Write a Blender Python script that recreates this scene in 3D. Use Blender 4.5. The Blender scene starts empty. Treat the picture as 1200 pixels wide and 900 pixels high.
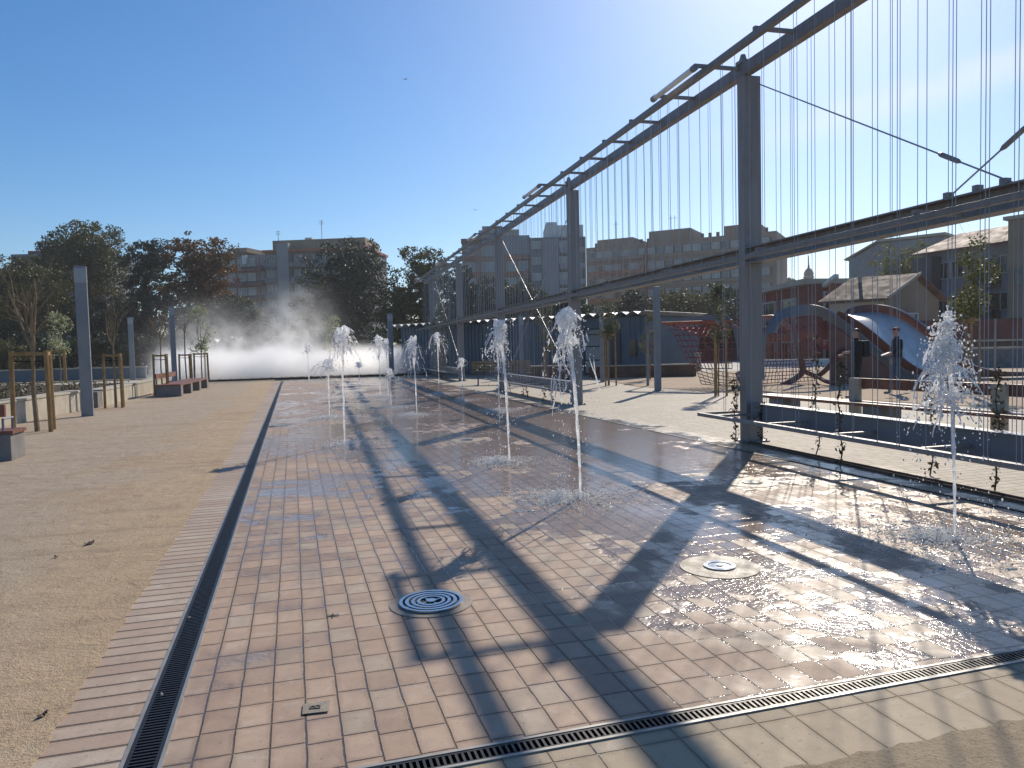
import bpy, bmesh, math, random
from mathutils import Vector, Matrix, noise as mnoise
R = math.radians
random.seed(7)
scene = bpy.context.scene
COL = scene.collection

# ------------------------------------------------------------------ camera
FPX = 872.0; CAM_H = 1.5
PITCH = R(2.841); YAW = R(16.343); ROLL = R(1.4)
fwd = Vector((math.sin(YAW)*math.cos(PITCH), math.cos(YAW)*math.cos(PITCH), -math.sin(PITCH)))
right0 = Vector((math.cos(YAW), -math.sin(YAW), 0)); up0 = right0.cross(fwd)
cr, sr = math.cos(ROLL), math.sin(ROLL)
cright = right0*cr - up0*sr; cup = right0*sr + up0*cr
cam = bpy.data.cameras.new('camera'); cam.sensor_width = 36; cam.lens = FPX/1200*36
cam.clip_start = 0.05; cam.clip_end = 3000
camo = bpy.data.objects.new('camera', cam); COL.objects.link(camo)
m = Matrix((cright, cup, -fwd)).transposed().to_4x4(); m.translation = (0, 0, CAM_H)
camo.matrix_world = m; scene.camera = camo

# ------------------------------------------------------------------ light
SUN_EL = R(34.1); SUN_AZ = math.atan2(5.09, 6.08)     # azimuth clockwise from +Y
w = bpy.data.worlds.new('World'); scene.world = w; w.use_nodes = True
nt = w.node_tree; N = nt.nodes; L = nt.links
bg = N['Background']; bg.inputs['Strength'].default_value = 0.118
sky = N.new('ShaderNodeTexSky'); sky.sky_type = 'NISHITA'; sky.sun_disc = False
sky.sun_elevation = SUN_EL; sky.sun_rotation = SUN_AZ
sky.altitude = 0; sky.air_density = 1.0; sky.dust_density = 0.6; sky.ozone_density = 5.0
hs = N.new('ShaderNodeHueSaturation'); hs.inputs['Saturation'].default_value = 1.25
L.new(sky.outputs[0], hs.inputs['Color'])
# a thin streak of cirrus across the right half of the sky
def _dir(px, py): return (cright*(px-600) - cup*(py-450) + fwd*FPX).normalized()
d1, d2 = _dir(830, 175), _dir(1230, 70)
tc = N.new('ShaderNodeTexCoord')
def vm(op, a, b):
    n = N.new('ShaderNodeVectorMath'); n.operation = op; L.new(a, n.inputs[0]); n.inputs[1].default_value = b; return n
def ma(op, a, b=None):
    n = N.new('ShaderNodeMath'); n.operation = op
    for i, x in enumerate((a, b)):
        if x is None: continue
        if isinstance(x, (int, float)): n.inputs[i].default_value = x
        else: L.new(x, n.inputs[i])
    return n.outputs[0]
def mr(a, f0, f1, t0, t1):
    n = N.new('ShaderNodeMapRange'); n.interpolation_type = 'SMOOTHSTEP'; L.new(a, n.inputs[0])
    for i, x in enumerate((f0, f1, t0, t1)): n.inputs[i+1].default_value = x
    return n.outputs[0]
nz = N.new('ShaderNodeTexNoise'); nz.inputs['Scale'].default_value = 9; nz.inputs['Detail'].default_value = 6; nz.inputs['Roughness'].default_value = 0.65
L.new(tc.outputs['Generated'], nz.inputs['Vector'])
off = vm('DOT_PRODUCT', tc.outputs['Generated'], d1.cross(d2).normalized()).outputs['Value']
off = ma('ADD', off, ma('MULTIPLY', ma('SUBTRACT', nz.outputs[0], 0.5), 0.05))
strk = mr(ma('ABSOLUTE', off), 0.0, 0.034, 0.85, 0.0)
along = vm('DOT_PRODUCT', tc.outputs['Generated'], (d2-d1).normalized()).outputs['Value']
a1 = d1.dot((d2-d1).normalized())
strk = ma('MULTIPLY', strk, ma('MULTIPLY', mr(along, a1-0.05, a1+0.16, 0, 1), mr(nz.outputs[0], 0.3, 0.6, 0.35, 1)))
mxn = N.new('ShaderNodeMix'); mxn.data_type = 'RGBA'; L.new(ma('MULTIPLY', strk, 0.45), mxn.inputs[0]); L.new(hs.outputs[0], mxn.inputs[6]); mxn.inputs[7].default_value = (8.2, 8.5, 9.2, 1)
L.new(mxn.outputs[2], bg.inputs['Color'])
sd = Vector((math.sin(SUN_AZ)*math.cos(SUN_EL), math.cos(SUN_AZ)*math.cos(SUN_EL), math.sin(SUN_EL)))
sun = bpy.data.lights.new('sun', 'SUN'); sun.energy = 4.9; sun.angle = R(0.5); sun.color = (1, 0.90, 0.76)
suno = bpy.data.objects.new('sun', sun); COL.objects.link(suno)
suno.rotation_euler = sd.to_track_quat('Z', 'Y').to_euler(); suno.location = (20, 20, 30)
vs = scene.view_settings; vs.view_transform = 'Standard'; vs.look = 'None'; vs.gamma = 1; vs.use_curve_mapping = False
vs.exposure = 0.0
scene.cycles.volume_bounces = 8; scene.cycles.volume_step_rate = 2.0; scene.cycles.volume_max_steps = 256

# ------------------------------------------------------------------ measuring helpers (photo pixel -> place)
def ray(px, py):
    return (cright*(px-600) - cup*(py-450) + fwd*FPX).normalized()
O = Vector((0, 0, CAM_H))
def gnd(px, py, z=0.0):
    d = ray(px, py); return O + d*((z-CAM_H)/d.z)
def atY(px, py, Y):
    d = ray(px, py); return O + d*(Y/d.y)
FH = Vector((math.sin(YAW), math.cos(YAW), 0))
def dpt(px, py, D):
    d = ray(px, py); return O + d*(D/d.dot(FH))
def onX(px, X):
    d = ray(px, 470); return X*d.y/d.x

# ------------------------------------------------------------------ object helpers
WM = {}
def tag(o, label=None, cat=None, group=None, kind=None):
    if label: o['label'] = label
    if cat: o['category'] = cat
    if group: o['group'] = group
    if kind: o['kind'] = kind
    return o
def thing(name, label, cat, loc=(0, 0, 0), rz=0.0, group=None):
    o = bpy.data.objects.new(name, None); COL.objects.link(o)
    o.location = loc; o.rotation_euler = (0, 0, rz); o.empty_display_size = 0.2
    WM[o] = Matrix.Translation(loc) @ Matrix.Rotation(rz, 4, 'Z')
    return tag(o, label, cat, group)
def dup(o, parent=None):
    c = o.copy(); COL.objects.link(c)
    if parent is not None: c.parent = parent
    for ch in list(o.children): dup(ch, c)
    return c

class MB:
    def __init__(s): s.v = []; s.f = []; s.mi = []; s.cur = 0
    def add(s, vs, fs):
        b = len(s.v); s.v += [tuple(p) for p in vs]
        for f in fs: s.f.append([b+i for i in f]); s.mi.append(s.cur)
        return s
    def box(s, c, size, rz=0.0, rot=None):
        hx, hy, hz = size[0]/2, size[1]/2, size[2]/2
        M = rot if rot is not None else Matrix.Rotation(rz, 3, 'Z')
        c = Vector(c); vs = []
        for z in (-hz, hz):
            for x, y in ((-hx, -hy), (hx, -hy), (hx, hy), (-hx, hy)): vs.append(c + M @ Vector((x, y, z)))
        return s.add(vs, [[3, 2, 1, 0], [4, 5, 6, 7], [0, 1, 5, 4], [1, 2, 6, 5], [2, 3, 7, 6], [3, 0, 4, 7]])
    def bx(s, x0, x1, y0, y1, z0, z1):
        return s.box(((x0+x1)/2, (y0+y1)/2, (z0+z1)/2), (abs(x1-x0), abs(y1-y0), abs(z1-z0)))
    def bar(s, p0, p1, wd, ht):       # rectangular bar; width horizontal, height vertical
        p0 = Vector(p0); p1 = Vector(p1); d = p1-p0; ln = d.length; d.normalize()
        x = d.cross(Vector((0, 0, 1)))
        x = Vector((1, 0, 0)) if x.length < 1e-4 else x.normalized()
        z = x.cross(d)
        return s.box((p0+p1)/2, (wd, ln, ht), rot=Matrix((x, d, z)).transposed())
    def tube(s, pts, r, n=8, cap=True):
        pts = [Vector(p) for p in pts]; k = len(pts)
        rs = r if isinstance(r, (list, tuple)) else [r]*k
        vs = []; ref = None
        for i, p in enumerate(pts):
            t = (pts[min(i+1, k-1)]-pts[max(i-1, 0)])
            if t.length < 1e-9: t = Vector((0, 0, 1))
            t.normalize()
            if ref is None: ref = Vector((1, 0, 0)) if abs(t.x) < 0.8 else Vector((0, 1, 0))
            a = (ref - t*ref.dot(t))
            a = a.normalized() if a.length > 1e-6 else t.orthogonal().normalized()
            b = t.cross(a); ref = a
            for j in range(n):
                q = 2*math.pi*j/n; vs.append(p + (a*math.cos(q)+b*math.sin(q))*rs[i])
        fs = []
        for i in range(k-1):
            for j in range(n):
                j2 = (j+1) % n
                fs.append([i*n+j, i*n+j2, (i+1)*n+j2, (i+1)*n+j])
        if cap:
            fs.append(list(range(n))[::-1]); fs.append([(k-1)*n+j for j in range(n)])
        return s.add(vs, fs)
    def prism(s, poly, z0, z1):
        n = len(poly); vs = [(p[0], p[1], z0) for p in poly]+[(p[0], p[1], z1) for p in poly]
        fs = [list(range(n))[::-1], [n+i for i in range(n)]]
        for i in range(n): fs.append([i, (i+1) % n, n+(i+1) % n, n+i])
        return s.add(vs, fs)
    def cyl(s, c, r, h, n=24):
        c = Vector(c); return s.prism([(c.x+r*math.cos(2*math.pi*i/n), c.y+r*math.sin(2*math.pi*i/n)) for i in range(n)], c.z, c.z+h)
    def ring(s, c, r0, r1, h, n=40):
        c = Vector(c); vs = []
        for (r, z) in ((r0, 0), (r0, h), (r1, h), (r1, 0)):
            for i in range(n):
                q = 2*math.pi*i/n; vs.append(c+Vector((r*math.cos(q), r*math.sin(q), z)))
        fs = []
        for k in range(4):
            k2 = (k+1) % 4
            for i in range(n):
                i2 = (i+1) % n; fs.append([k*n+i, k*n+i2, k2*n+i2, k2*n+i])
        return s.add(vs, fs)
    def blob(s, c, r, sq=(1, 1, 1), hi=False):
        c = Vector(c)
        V, F = ICO2 if hi else OCT
        return s.add([c+Vector((v[0]*r*sq[0], v[1]*r*sq[1], v[2]*r*sq[2])) for v in V], F)
    def grid(s, fn, nu, nv):
        vs = [fn(i/(nu), j/(nv)) for i in range(nu+1) for j in range(nv+1)]
        fs = [[i*(nv+1)+j, (i+1)*(nv+1)+j, (i+1)*(nv+1)+j+1, i*(nv+1)+j+1] for i in range(nu) for j in range(nv)]
        return s.add(vs, fs)
    def build(s, name, mats, parent=None, smooth=False, bevel=0.0, world=False):
        me = bpy.data.meshes.new(name)
        vs = s.v
        if parent is not None and world:
            root = parent
            while root.parent: root = root.parent
            Mi = WM[root].inverted(); vs = [Mi @ Vector(p) for p in vs]
        me.from_pydata([tuple(p) for p in vs], [], s.f)
        mats = mats if isinstance(mats, (list, tuple)) else [mats]
        for mm in mats: me.materials.append(mm)
        if len(mats) > 1: me.polygons.foreach_set('material_index', s.mi)
        if smooth: me.polygons.foreach_set('use_smooth', [True]*len(me.polygons))
        me.update()
        if bevel > 0:
            bm = bmesh.new(); bm.from_mesh(me)
            bmesh.ops.bevel(bm, geom=bm.edges[:], offset=bevel, segments=2, affect='EDGES', profile=0.6)
            bm.to_mesh(me); bm.free()
        o = bpy.data.objects.new(name, me); COL.objects.link(o)
        if parent is not None: o.parent = parent
        return o
def _ico():
    bm = bmesh.new(); bmesh.ops.create_icosphere(bm, subdivisions=1, radius=1)
    r = ([tuple(v.co) for v in bm.verts], [[v.index for v in f.verts] for f in bm.faces]); bm.free(); return r
def _ico2():
    bm = bmesh.new(); bmesh.ops.create_icosphere(bm, subdivisions=2, radius=1)
    r = ([tuple(v.co) for v in bm.verts], [[v.index for v in f.verts] for f in bm.faces]); bm.free(); return r
ICO2 = _ico()
OCT = ([(1, 0, 0), (-1, 0, 0), (0, 1, 0), (0, -1, 0), (0, 0, 1), (0, 0, -1)],
       [[0, 2, 4], [2, 1, 4], [1, 3, 4], [3, 0, 4], [2, 0, 5], [1, 2, 5], [3, 1, 5], [0, 3, 5]])

# ------------------------------------------------------------------ material helpers
def nd(t, typ, **kw):
    n = t.nodes.new(typ)
    for k, v in kw.items(): setattr(n, k, v)
    return n
def mth(t, op, a, b=None, c=None, clamp=False):
    n = nd(t, 'ShaderNodeMath', operation=op); n.use_clamp = clamp
    for i, x in enumerate((a, b, c)):
        if x is None: continue
        if isinstance(x, (int, float)): n.inputs[i].default_value = x
        else: t.links.new(x, n.inputs[i])
    return n.outputs[0]
def mixc(t, f, a, b, blend='MIX'):
    n = nd(t, 'ShaderNodeMix', data_type='RGBA', blend_type=blend)
    for i, x in ((0, f), (6, a), (7, b)):
        if isinstance(x, (int, float)): n.inputs[i].default_value = x
        elif isinstance(x, tuple): n.inputs[i].default_value = (*x[:3], 1)
        else: t.links.new(x, n.inputs[i])
    return n.outputs[2]
def ramp(t, f, stops):
    n = nd(t, 'ShaderNodeMapRange', clamp=True)
    n.interpolation_type = 'SMOOTHSTEP'
    t.links.new(f, n.inputs[0])
    n.inputs[1].default_value, n.inputs[2].default_value, n.inputs[3].default_value, n.inputs[4].default_value = stops
    return n.outputs[0]
def noise(t, scale, detail=3, vec=None, rough=0.55, dist=0.0):
    n = nd(t, 'ShaderNodeTexNoise'); n.inputs['Scale'].default_value = scale
    n.inputs['Detail'].default_value = detail; n.inputs['Roughness'].default_value = rough
    n.inputs['Distortion'].default_value = dist
    if vec is not None: t.links.new(vec, n.inputs['Vector'])
    return n.outputs[0]
def geo(t): return nd(t, 'ShaderNodeNewGeometry').outputs['Position']
def objc(t): return nd(t, 'ShaderNodeTexCoord').outputs['Object']
def newmat(name):
    mm = bpy.data.materials.new(name); mm.use_nodes = True
    t = mm.node_tree; return mm, t, t.nodes['Principled BSDF']
def bump(t, h, strength, dist, bs):
    b = nd(t, 'ShaderNodeBump'); b.inputs['Strength'].default_value = strength; b.inputs['Distance'].default_value = dist
    t.links.new(h, b.inputs['Height']); t.links.new(b.outputs[0], bs.inputs['Normal'])
    return b
def mat(name, c, rough=0.6, metal=0.0, var=0.25, sc=3.0, bmp=0.0, spec=0.5, c2=None, sc2=None, world=True):
    mm, t, b = newmat(name)
    p = geo(t) if world else objc(t)
    n1 = noise(t, sc, 5, p)
    c2 = c2 or tuple(max(0, x*(1-var)) for x in c)
    f = ramp(t, n1, (0.35, 0.65, 0, 1))
    colr = mixc(t, f, c, c2)
    n2 = noise(t, sc*9, 3, p)
    colr = mixc(t, ramp(t, n2, (0.3, 0.7, 0, var*0.5)), colr, tuple(x*0.55 for x in c))
    t.links.new(colr, b.inputs['Base Color'])
    b.inputs['Metallic'].default_value = metal
    t.links.new(ramp(t, n1, (0.3, 0.7, max(0.03, rough-0.08), min(1, rough+0.08))), b.inputs['Roughness'])
    b.inputs['Specular IOR Level'].default_value = spec
    if bmp: bump(t, n2, bmp, 0.01, b)
    return mm
def leafmat(name, c, c2, tr=0.35, sc=0.6):
    mm, t, b = newmat(name)
    p = geo(t)
    f = ramp(t, noise(t, sc, 3, p), (0.35, 0.65, 0, 1))
    wn = nd(t, 'ShaderNodeTexWhiteNoise'); q = nd(t, 'ShaderNodeVectorMath', operation='SNAP'); q.inputs[1].default_value = (0.11,)*3
    t.links.new(p, q.inputs[0]); t.links.new(q.outputs[0], wn.inputs[0])
    colr = mixc(t, f, c, c2)
    colr = mixc(t, mth(t, 'MULTIPLY', wn.outputs[0], 0.45), colr, tuple(x*1.8 for x in c2))
    t.links.new(colr, b.inputs['Base Color']); b.inputs['Roughness'].default_value = 0.55
    b.inputs['Specular IOR Level'].default_value = 0.35
    tl = nd(t, 'ShaderNodeBsdfTranslucent'); t.links.new(colr, tl.inputs[0])
    mx = nd(t, 'ShaderNodeMixShader'); mx.inputs[0].default_value = tr
    t.links.new(b.outputs[0], mx.inputs[1]); t.links.new(tl.outputs[0], mx.inputs[2])
    t.links.new(mx.outputs[0], t.nodes['Material Output'].inputs[0])
    return mm

def paver(name, cols, mortar, du, dv, swap=False, stagger=0.25, wet=None, gap=0.0042, jitter=0.006, dirt=0.35, rough=0.75):
    """courses of hand-laid pavers; cols = three brick colours; wet(t, X, Y) -> 0..1 mask of standing water"""
    mm, t, b = newmat(name)
    p = geo(t)
    dn = nd(t, 'ShaderNodeTexNoise'); dn.inputs['Scale'].default_value = 3.5; dn.inputs['Detail'].default_value = 3
    t.links.new(p, dn.inputs['Vector'])
    off = nd(t, 'ShaderNodeVectorMath', operation='MULTIPLY_ADD'); t.links.new(dn.outputs['Color'], off.inputs[0])
    off.inputs[1].default_value = (jitter*2,)*3; t.links.new(p, off.inputs[2])
    sp = nd(t, 'ShaderNodeSeparateXYZ'); t.links.new(off.outputs[0], sp.inputs[0])
    X, Y = (sp.outputs[1], sp.outputs[0]) if swap else (sp.outputs[0], sp.outputs[1])
    u = mth(t, 'DIVIDE', X, du); c = mth(t, 'FLOOR', u)
    wn1 = nd(t, 'ShaderNodeTexWhiteNoise', noise_dimensions='1D'); t.links.new(c, wn1.inputs['W'])
    v = mth(t, 'ADD', mth(t, 'DIVIDE', Y, dv), mth(t, 'MULTIPLY', wn1.outputs[0], stagger)); r = mth(t, 'FLOOR', v)
    fu = mth(t, 'FRACT', u); fv = mth(t, 'FRACT', v)
    eu = mth(t, 'MULTIPLY', mth(t, 'MINIMUM', fu, mth(t, 'SUBTRACT', 1, fu)), du)
    ev = mth(t, 'MULTIPLY', mth(t, 'MINIMUM', fv, mth(t, 'SUBTRACT', 1, fv)), dv)
    d = mth(t, 'MINIMUM', eu, ev)
    nf = noise(t, 60, 3, p)
    d = mth(t, 'ADD', d, mth(t, 'MULTIPLY', mth(t, 'SUBTRACT', nf, 0.5), 0.006))
    brick = ramp(t, d, (gap*0.45, gap*1.3, 0, 1))
    cmb = nd(t, 'ShaderNodeCombineXYZ'); t.links.new(c, cmb.inputs[0]); t.links.new(r, cmb.inputs[1])
    wn = nd(t, 'ShaderNodeTexWhiteNoise', noise_dimensions='2D'); t.links.new(cmb.outputs[0], wn.inputs['Vector'])
    wsep = nd(t, 'ShaderNodeSeparateColor'); t.links.new(wn.outputs['Color'], wsep.inputs[0])
    col = mixc(t, ramp(t, wsep.outputs[0], (0.2, 0.8, 0, 1)), cols[0], cols[1])
    col = mixc(t, ramp(t, wsep.outputs[1], (0.72, 0.95, 0, 0.8)), col, cols[2])
    blot = noise(t, 9, 5, p)
    col = mixc(t, ramp(t, blot, (0.42, 0.7, 0, dirt)), col, tuple(x*0.6 for x in cols[0]))
    big = noise(t, 0.7, 4, p)
    col = mixc(t, ramp(t, big, (0.4, 0.65, 0, dirt)), col, tuple(x*0.72 for x in cols[1]))
    grain = noise(t, 140, 2, p)
    col = mixc(t, ramp(t, grain, (0.35, 0.7, 0, 0.25)), col, tuple(x*0.55 for x in cols[0]))
    edge = ramp(t, mth(t, 'ADD', d, mth(t, 'MULTIPLY', mth(t, 'SUBTRACT', blot, 0.5), 0.05)), (0.0, 0.028, 0.55, 0))
    col = mixc(t, edge, col, tuple(x*0.62 for x in cols[1]))           # grime kept along the worn edges
    lime = noise(t, 6.5, 6, p, 0.7, 0.8)
    col = mixc(t, ramp(t, lime, (0.56, 0.72, 0, 0.45)), col, (0.52, 0.47, 0.41))
    chip = noise(t, 33, 3, p, 0.6)
    col = mixc(t, ramp(t, chip, (0.64, 0.70, 0, 0.6)), col, tuple(x*0.5 for x in cols[1]))
    col = mixc(t, brick, mortar, col)
    tilt = mth(t, 'MULTIPLY', mth(t, 'SUBTRACT', wsep.outputs[2], 0.5), 0.3)
    h = mth(t, 'ADD', brick, mth(t, 'MULTIPLY', blot, 0.55)); h = mth(t, 'ADD', h, mth(t, 'MULTIPLY', grain, 0.12)); h = mth(t, 'ADD', h, tilt)
    roughv = None
    if wet is not None:
        spw = nd(t, 'ShaderNodeSeparateXYZ'); t.links.new(p, spw.inputs[0])
        wm = wet(t, p, spw.outputs[0], spw.outputs[1])
        # water collects in the joints first
        wj = mth(t, 'ADD', wm, mth(t, 'MULTIPLY', mth(t, 'MULTIPLY', mth(t, 'SUBTRACT', 1, brick), ramp(t, wm, (0.30, 0.48, 0, 1))), 0.22))
        wj = mth(t, 'ADD', wj, mth(t, 'MULTIPLY', mth(t, 'SUBTRACT', wsep.outputs[2], 0.5), 0.12))
        damp = ramp(t, wj, (0.30, 0.60, 0, 1)); film = ramp(t, wj, (0.50, 0.58, 0, 1))
        col = mixc(t, mth(t, 'MULTIPLY', damp, 0.60), col, mixc(t, 1.0, col, (0.50, 0.46, 0.43), 'MULTIPLY'))
        t.links.new(col, b.inputs['Base Color'])
        rg = mth(t, 'SUBTRACT', rough, mth(t, 'MULTIPLY', damp, rough-0.46))
        rg = mth(t, 'SUBTRACT', rg, mth(t, 'MULTIPLY', film, 0.31))
        t.links.new(rg, b.inputs['Roughness'])
        rip = noise(t, 38, 3, p, dist=0.8)
        hb = mth(t, 'MULTIPLY', h, mth(t, 'SUBTRACT', 1, mth(t, 'MULTIPLY', film, 0.85)))
        hb = mth(t, 'ADD', hb, mth(t, 'MULTIPLY', rip, mth(t, 'MULTIPLY', film, ramp(t, mth(t, 'ADD', big, ramp(t, spw.outputs[1], (4.6, 7.5, 0.10, -0.10))), (0.40, 0.62, 0.06, 0.62)))))
        bump(t, hb, 0.9, 0.006, b)
        t.links.new(ramp(t, film, (0, 1, 0.35, 0.62)), b.inputs['Specular IOR Level'])
    else:
        t.links.new(col, b.inputs['Base Color']); b.inputs['Roughness'].default_value = rough
        bump(t, h, 0.8, 0.005, b)
    return mm

# ------------------------------------------------------------------ materials
def plaza_wet(t, p, X, Y):
    n1 = noise(t, 0.55, 5, p, 0.6, 0.5)
    far = ramp(t, Y, (4.5, 9.0, 0, 0.16))
    rgt = ramp(t, X, (0.4, 3.0, -0.09, 0.06))
    fr = ramp(t, Y, (17, 34, 0, -0.10))
    n2 = noise(t, 3.5, 4, p)
    s = mth(t, 'ADD', mth(t, 'MULTIPLY', n1, 0.95), far); s = mth(t, 'ADD', s, rgt); s = mth(t, 'ADD', s, fr)
    return mth(t, 'ADD', s, mth(t, 'MULTIPLY', mth(t, 'SUBTRACT', n2, 0.5), 0.45))
def edge_wet(t, p, X, Y):
    n1 = noise(t, 0.8, 4, p)
    return mth(t, 'ADD', mth(t, 'MULTIPLY', n1, 0.8), ramp(t, X, (5.9, 6.9, 0.20, -0.25)))
def front_wet(t, p, X, Y):
    return mth(t, 'ADD', mth(t, 'MULTIPLY', noise(t, 1.4, 4, p), 0.9), ramp(t, Y, (2.2, 2.6, -0.30, -0.12)))
M = {}
M['plaza'] = paver('plaza_pavers', [(0.50, 0.36, 0.265), (0.43, 0.30, 0.215), (0.45, 0.375, 0.285)], (0.155, 0.112, 0.082), 0.135, 0.195, wet=plaza_wet)
M['kerb'] = paver('kerb_pavers', [(0.46, 0.355, 0.27), (0.40, 0.29, 0.215), (0.50, 0.42, 0.33)], (0.12, 0.085, 0.06), 0.12, 0.60, swap=True, stagger=0.0, dirt=0.45, gap=0.0085)
M['pale'] = paver('pale_pavers', [(0.47, 0.41, 0.32), (0.41, 0.35, 0.265), (0.50, 0.44, 0.36)], (0.24, 0.20, 0.15), 0.125, 0.25, swap=True, stagger=0.5, wet=edge_wet, dirt=0.2)
M['front'] = paver('front_pavers', [(0.47, 0.375, 0.26), (0.41, 0.32, 0.215), (0.46, 0.38, 0.29)], (0.24, 0.185, 0.125), 0.17, 0.62, stagger=0.0, wet=front_wet, dirt=0.3)
def sandmat(name, c, c2, sc, foot=0.0, gran=0.6):
    mm, t, b = newmat(name); p = geo(t)
    n1 = noise(t, 0.45, 6, p, 0.6, 0.4); n2 = noise(t, 5, 5, p); n3 = noise(t, 60, 3, p, 0.7); n4 = noise(t, 230, 2, p)
    col = mixc(t, ramp(t, n1, (0.35, 0.65, 0, 1)), c, c2)
    col = mixc(t, ramp(t, n2, (0.45, 0.75, 0, 0.5)), col, tuple(x*0.7 for x in c))
    col = mixc(t, ramp(t, n3, (0.5, 0.75, 0, gran)), col, tuple(x*0.5 for x in c2))
    col = mixc(t, ramp(t, n4, (0.52, 0.75, 0, gran)), col, tuple(min(1, x*1.35) for x in c))
    t.links.new(col, b.inputs['Base Color']); b.inputs['Roughness'].default_value = 0.9
    b.inputs['Specular IOR Level'].default_value = 0.2
    h = mth(t, 'ADD', mth(t, 'MULTIPLY', n2, 1.5), mth(t, 'ADD', mth(t, 'MULTIPLY', n3, 0.5), mth(t, 'MULTIPLY', n4, 0.25)))
    if foot:
        vo = nd(t, 'ShaderNodeTexVoronoi'); vo.inputs['Scale'].default_value = 3.2; t.links.new(p, vo.inputs['Vector'])
        h = mth(t, 'ADD', h, mth(t, 'MULTIPLY', ramp(t, vo.outputs['Distance'], (0.0, 0.35, 0, 1)), foot))
    bump(t, h, 0.8, 0.012, b)
    return mm
def court_sand():
    mm, t, b = newmat('compacted_sand'); p = geo(t); sp = nd(t, 'ShaderNodeSeparateXYZ'); t.links.new(p, sp.inputs[0])
    n1 = noise(t, 0.35, 6, p, 0.62, 0.6); n2 = noise(t, 4.5, 6, p, 0.65, 0.5); n3 = noise(t, 45, 4, p, 0.75); n4 = noise(t, 210, 2, p)
    # yellower, looser sand drifts along the kerb; greyer where it is walked on
    e = mth(t, 'ADD', mth(t, 'MULTIPLY', mth(t, 'SUBTRACT', n1, 0.5), 2.6), sp.outputs[0])
    col = mixc(t, ramp(t, e, (-2.6, -1.15, 0, 1)), (0.40, 0.325, 0.250), (0.465, 0.345, 0.220))
    col = mixc(t, ramp(t, n1, (0.50, 0.72, 0, 0.75)), col, (0.36, 0.255, 0.165))
    st = nd(t, 'ShaderNodeTexNoise'); st.inputs['Scale'].default_value = 1.6; st.inputs['Detail'].default_value = 6; st.inputs['Roughness'].default_value = 0.7
    mp = nd(t, 'ShaderNodeMapping'); mp.inputs['Scale'].default_value = (0.35, 1.6, 1); mp.inputs['Rotation'].default_value = (0, 0, 0.25); t.links.new(p, mp.inputs[0]); t.links.new(mp.outputs[0], st.inputs['Vector'])
    col = mixc(t, ramp(t, st.outputs[0], (0.48, 0.68, 0, 0.55)), col, (0.27, 0.20, 0.135))
    col = mixc(t, ramp(t, n2, (0.50, 0.72, 0, 0.55)), col, (0.25, 0.185, 0.125))
    col = mixc(t, ramp(t, n2, (0.46, 0.28, 0, 0.5)), col, (0.53, 0.43, 0.31))
    col = mixc(t, ramp(t, n3, (0.52, 0.72, 0, 0.75)), col, (0.20, 0.145, 0.095))
    col = mixc(t, ramp(t, n4, (0.50, 0.72, 0, 0.7)), col, (0.58, 0.46, 0.32))
    vo = nd(t, 'ShaderNodeTexVoronoi'); vo.inputs['Scale'].default_value = 2.3; vo.inputs['Randomness'].default_value = 1.0; t.links.new(p, vo.inputs['Vector'])
    t.links.new(col, b.inputs['Base Color']); b.inputs['Roughness'].default_value = 0.92; b.inputs['Specular IOR Level'].default_value = 0.2
    h = mth(t, 'ADD', mth(t, 'MULTIPLY', n2, 1.7), mth(t, 'ADD', mth(t, 'MULTIPLY', n3, 0.8), mth(t, 'MULTIPLY', n4, 0.3)))
    h = mth(t, 'ADD', h, mth(t, 'MULTIPLY', ramp(t, vo.outputs['Distance'], (0.0, 0.22, 0, 1)), 0.7))
    bump(t, h, 1.0, 0.016, b)
    return mm
M['sand'] = court_sand()
M['playsand'] = sandmat('play_sand', (0.44, 0.335, 0.235), (0.38, 0.29, 0.205), 1, foot=5.0)
M['gravel'] = sandmat('gravel_verge', (0.36, 0.285, 0.195), (0.31, 0.245, 0.165), 1, gran=0.8)
M['slot'] = sandmat('slot_soil', (0.20, 0.145, 0.10), (0.15, 0.105, 0.07), 1)
M['soil'] = sandmat('bed_soil', (0.085, 0.06, 0.04), (0.06, 0.042, 0.028), 1)
M['earth'] = sandmat('dry_ground', (0.30, 0.25, 0.17), (0.20, 0.20, 0.11), 1)
M['asphalt'] = mat('pale_asphalt', (0.42, 0.40, 0.36), 0.85, var=0.15, sc=0.5)
def steelmat(name, c, rust):
    mm, t, b = newmat(name); p = geo(t)
    mp = nd(t, 'ShaderNodeMapping'); mp.inputs['Scale'].default_value = (16, 16, 0.7); t.links.new(p, mp.inputs[0])
    st = noise(t, 1.0, 5, mp.outputs[0], 0.65); n1 = noise(t, 2.2, 5, p, 0.6); n2 = noise(t, 26, 4, p, 0.65)
    col = mixc(t, ramp(t, st, (0.42, 0.68, 0, 0.45)), c, tuple(x*0.6 for x in c))
    col = mixc(t, ramp(t, st, (0.45, 0.30, 0, 0.35)), col, tuple(min(1, x*1.35) for x in c))
    col = mixc(t, mth(t, 'MULTIPLY', ramp(t, n1, (0.54, 0.74, 0, 1)), ramp(t, n2, (0.42, 0.62, 0.15, rust))), col, (0.20, 0.105, 0.06))
    t.links.new(col, b.inputs['Base Color']); t.links.new(ramp(t, n2, (0.3, 0.7, 0.36, 0.56)), b.inputs['Roughness'])
    bump(t, n2, 0.15, 0.004, b)
    return mm
M['steel'] = steelmat('grey_painted_steel', (0.26, 0.245, 0.24), 0.6)
M['rusty'] = steelmat('weathered_beam_steel', (0.215, 0.20, 0.19), 0.9)
M['lamp'] = mat('grey_lamp_metal', (0.23, 0.245, 0.27), 0.45, 0.0, var=0.1, sc=3)
M['lens'] = mat('frosted_lens', (0.34, 0.35, 0.37), 0.3, var=0.05)
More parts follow.
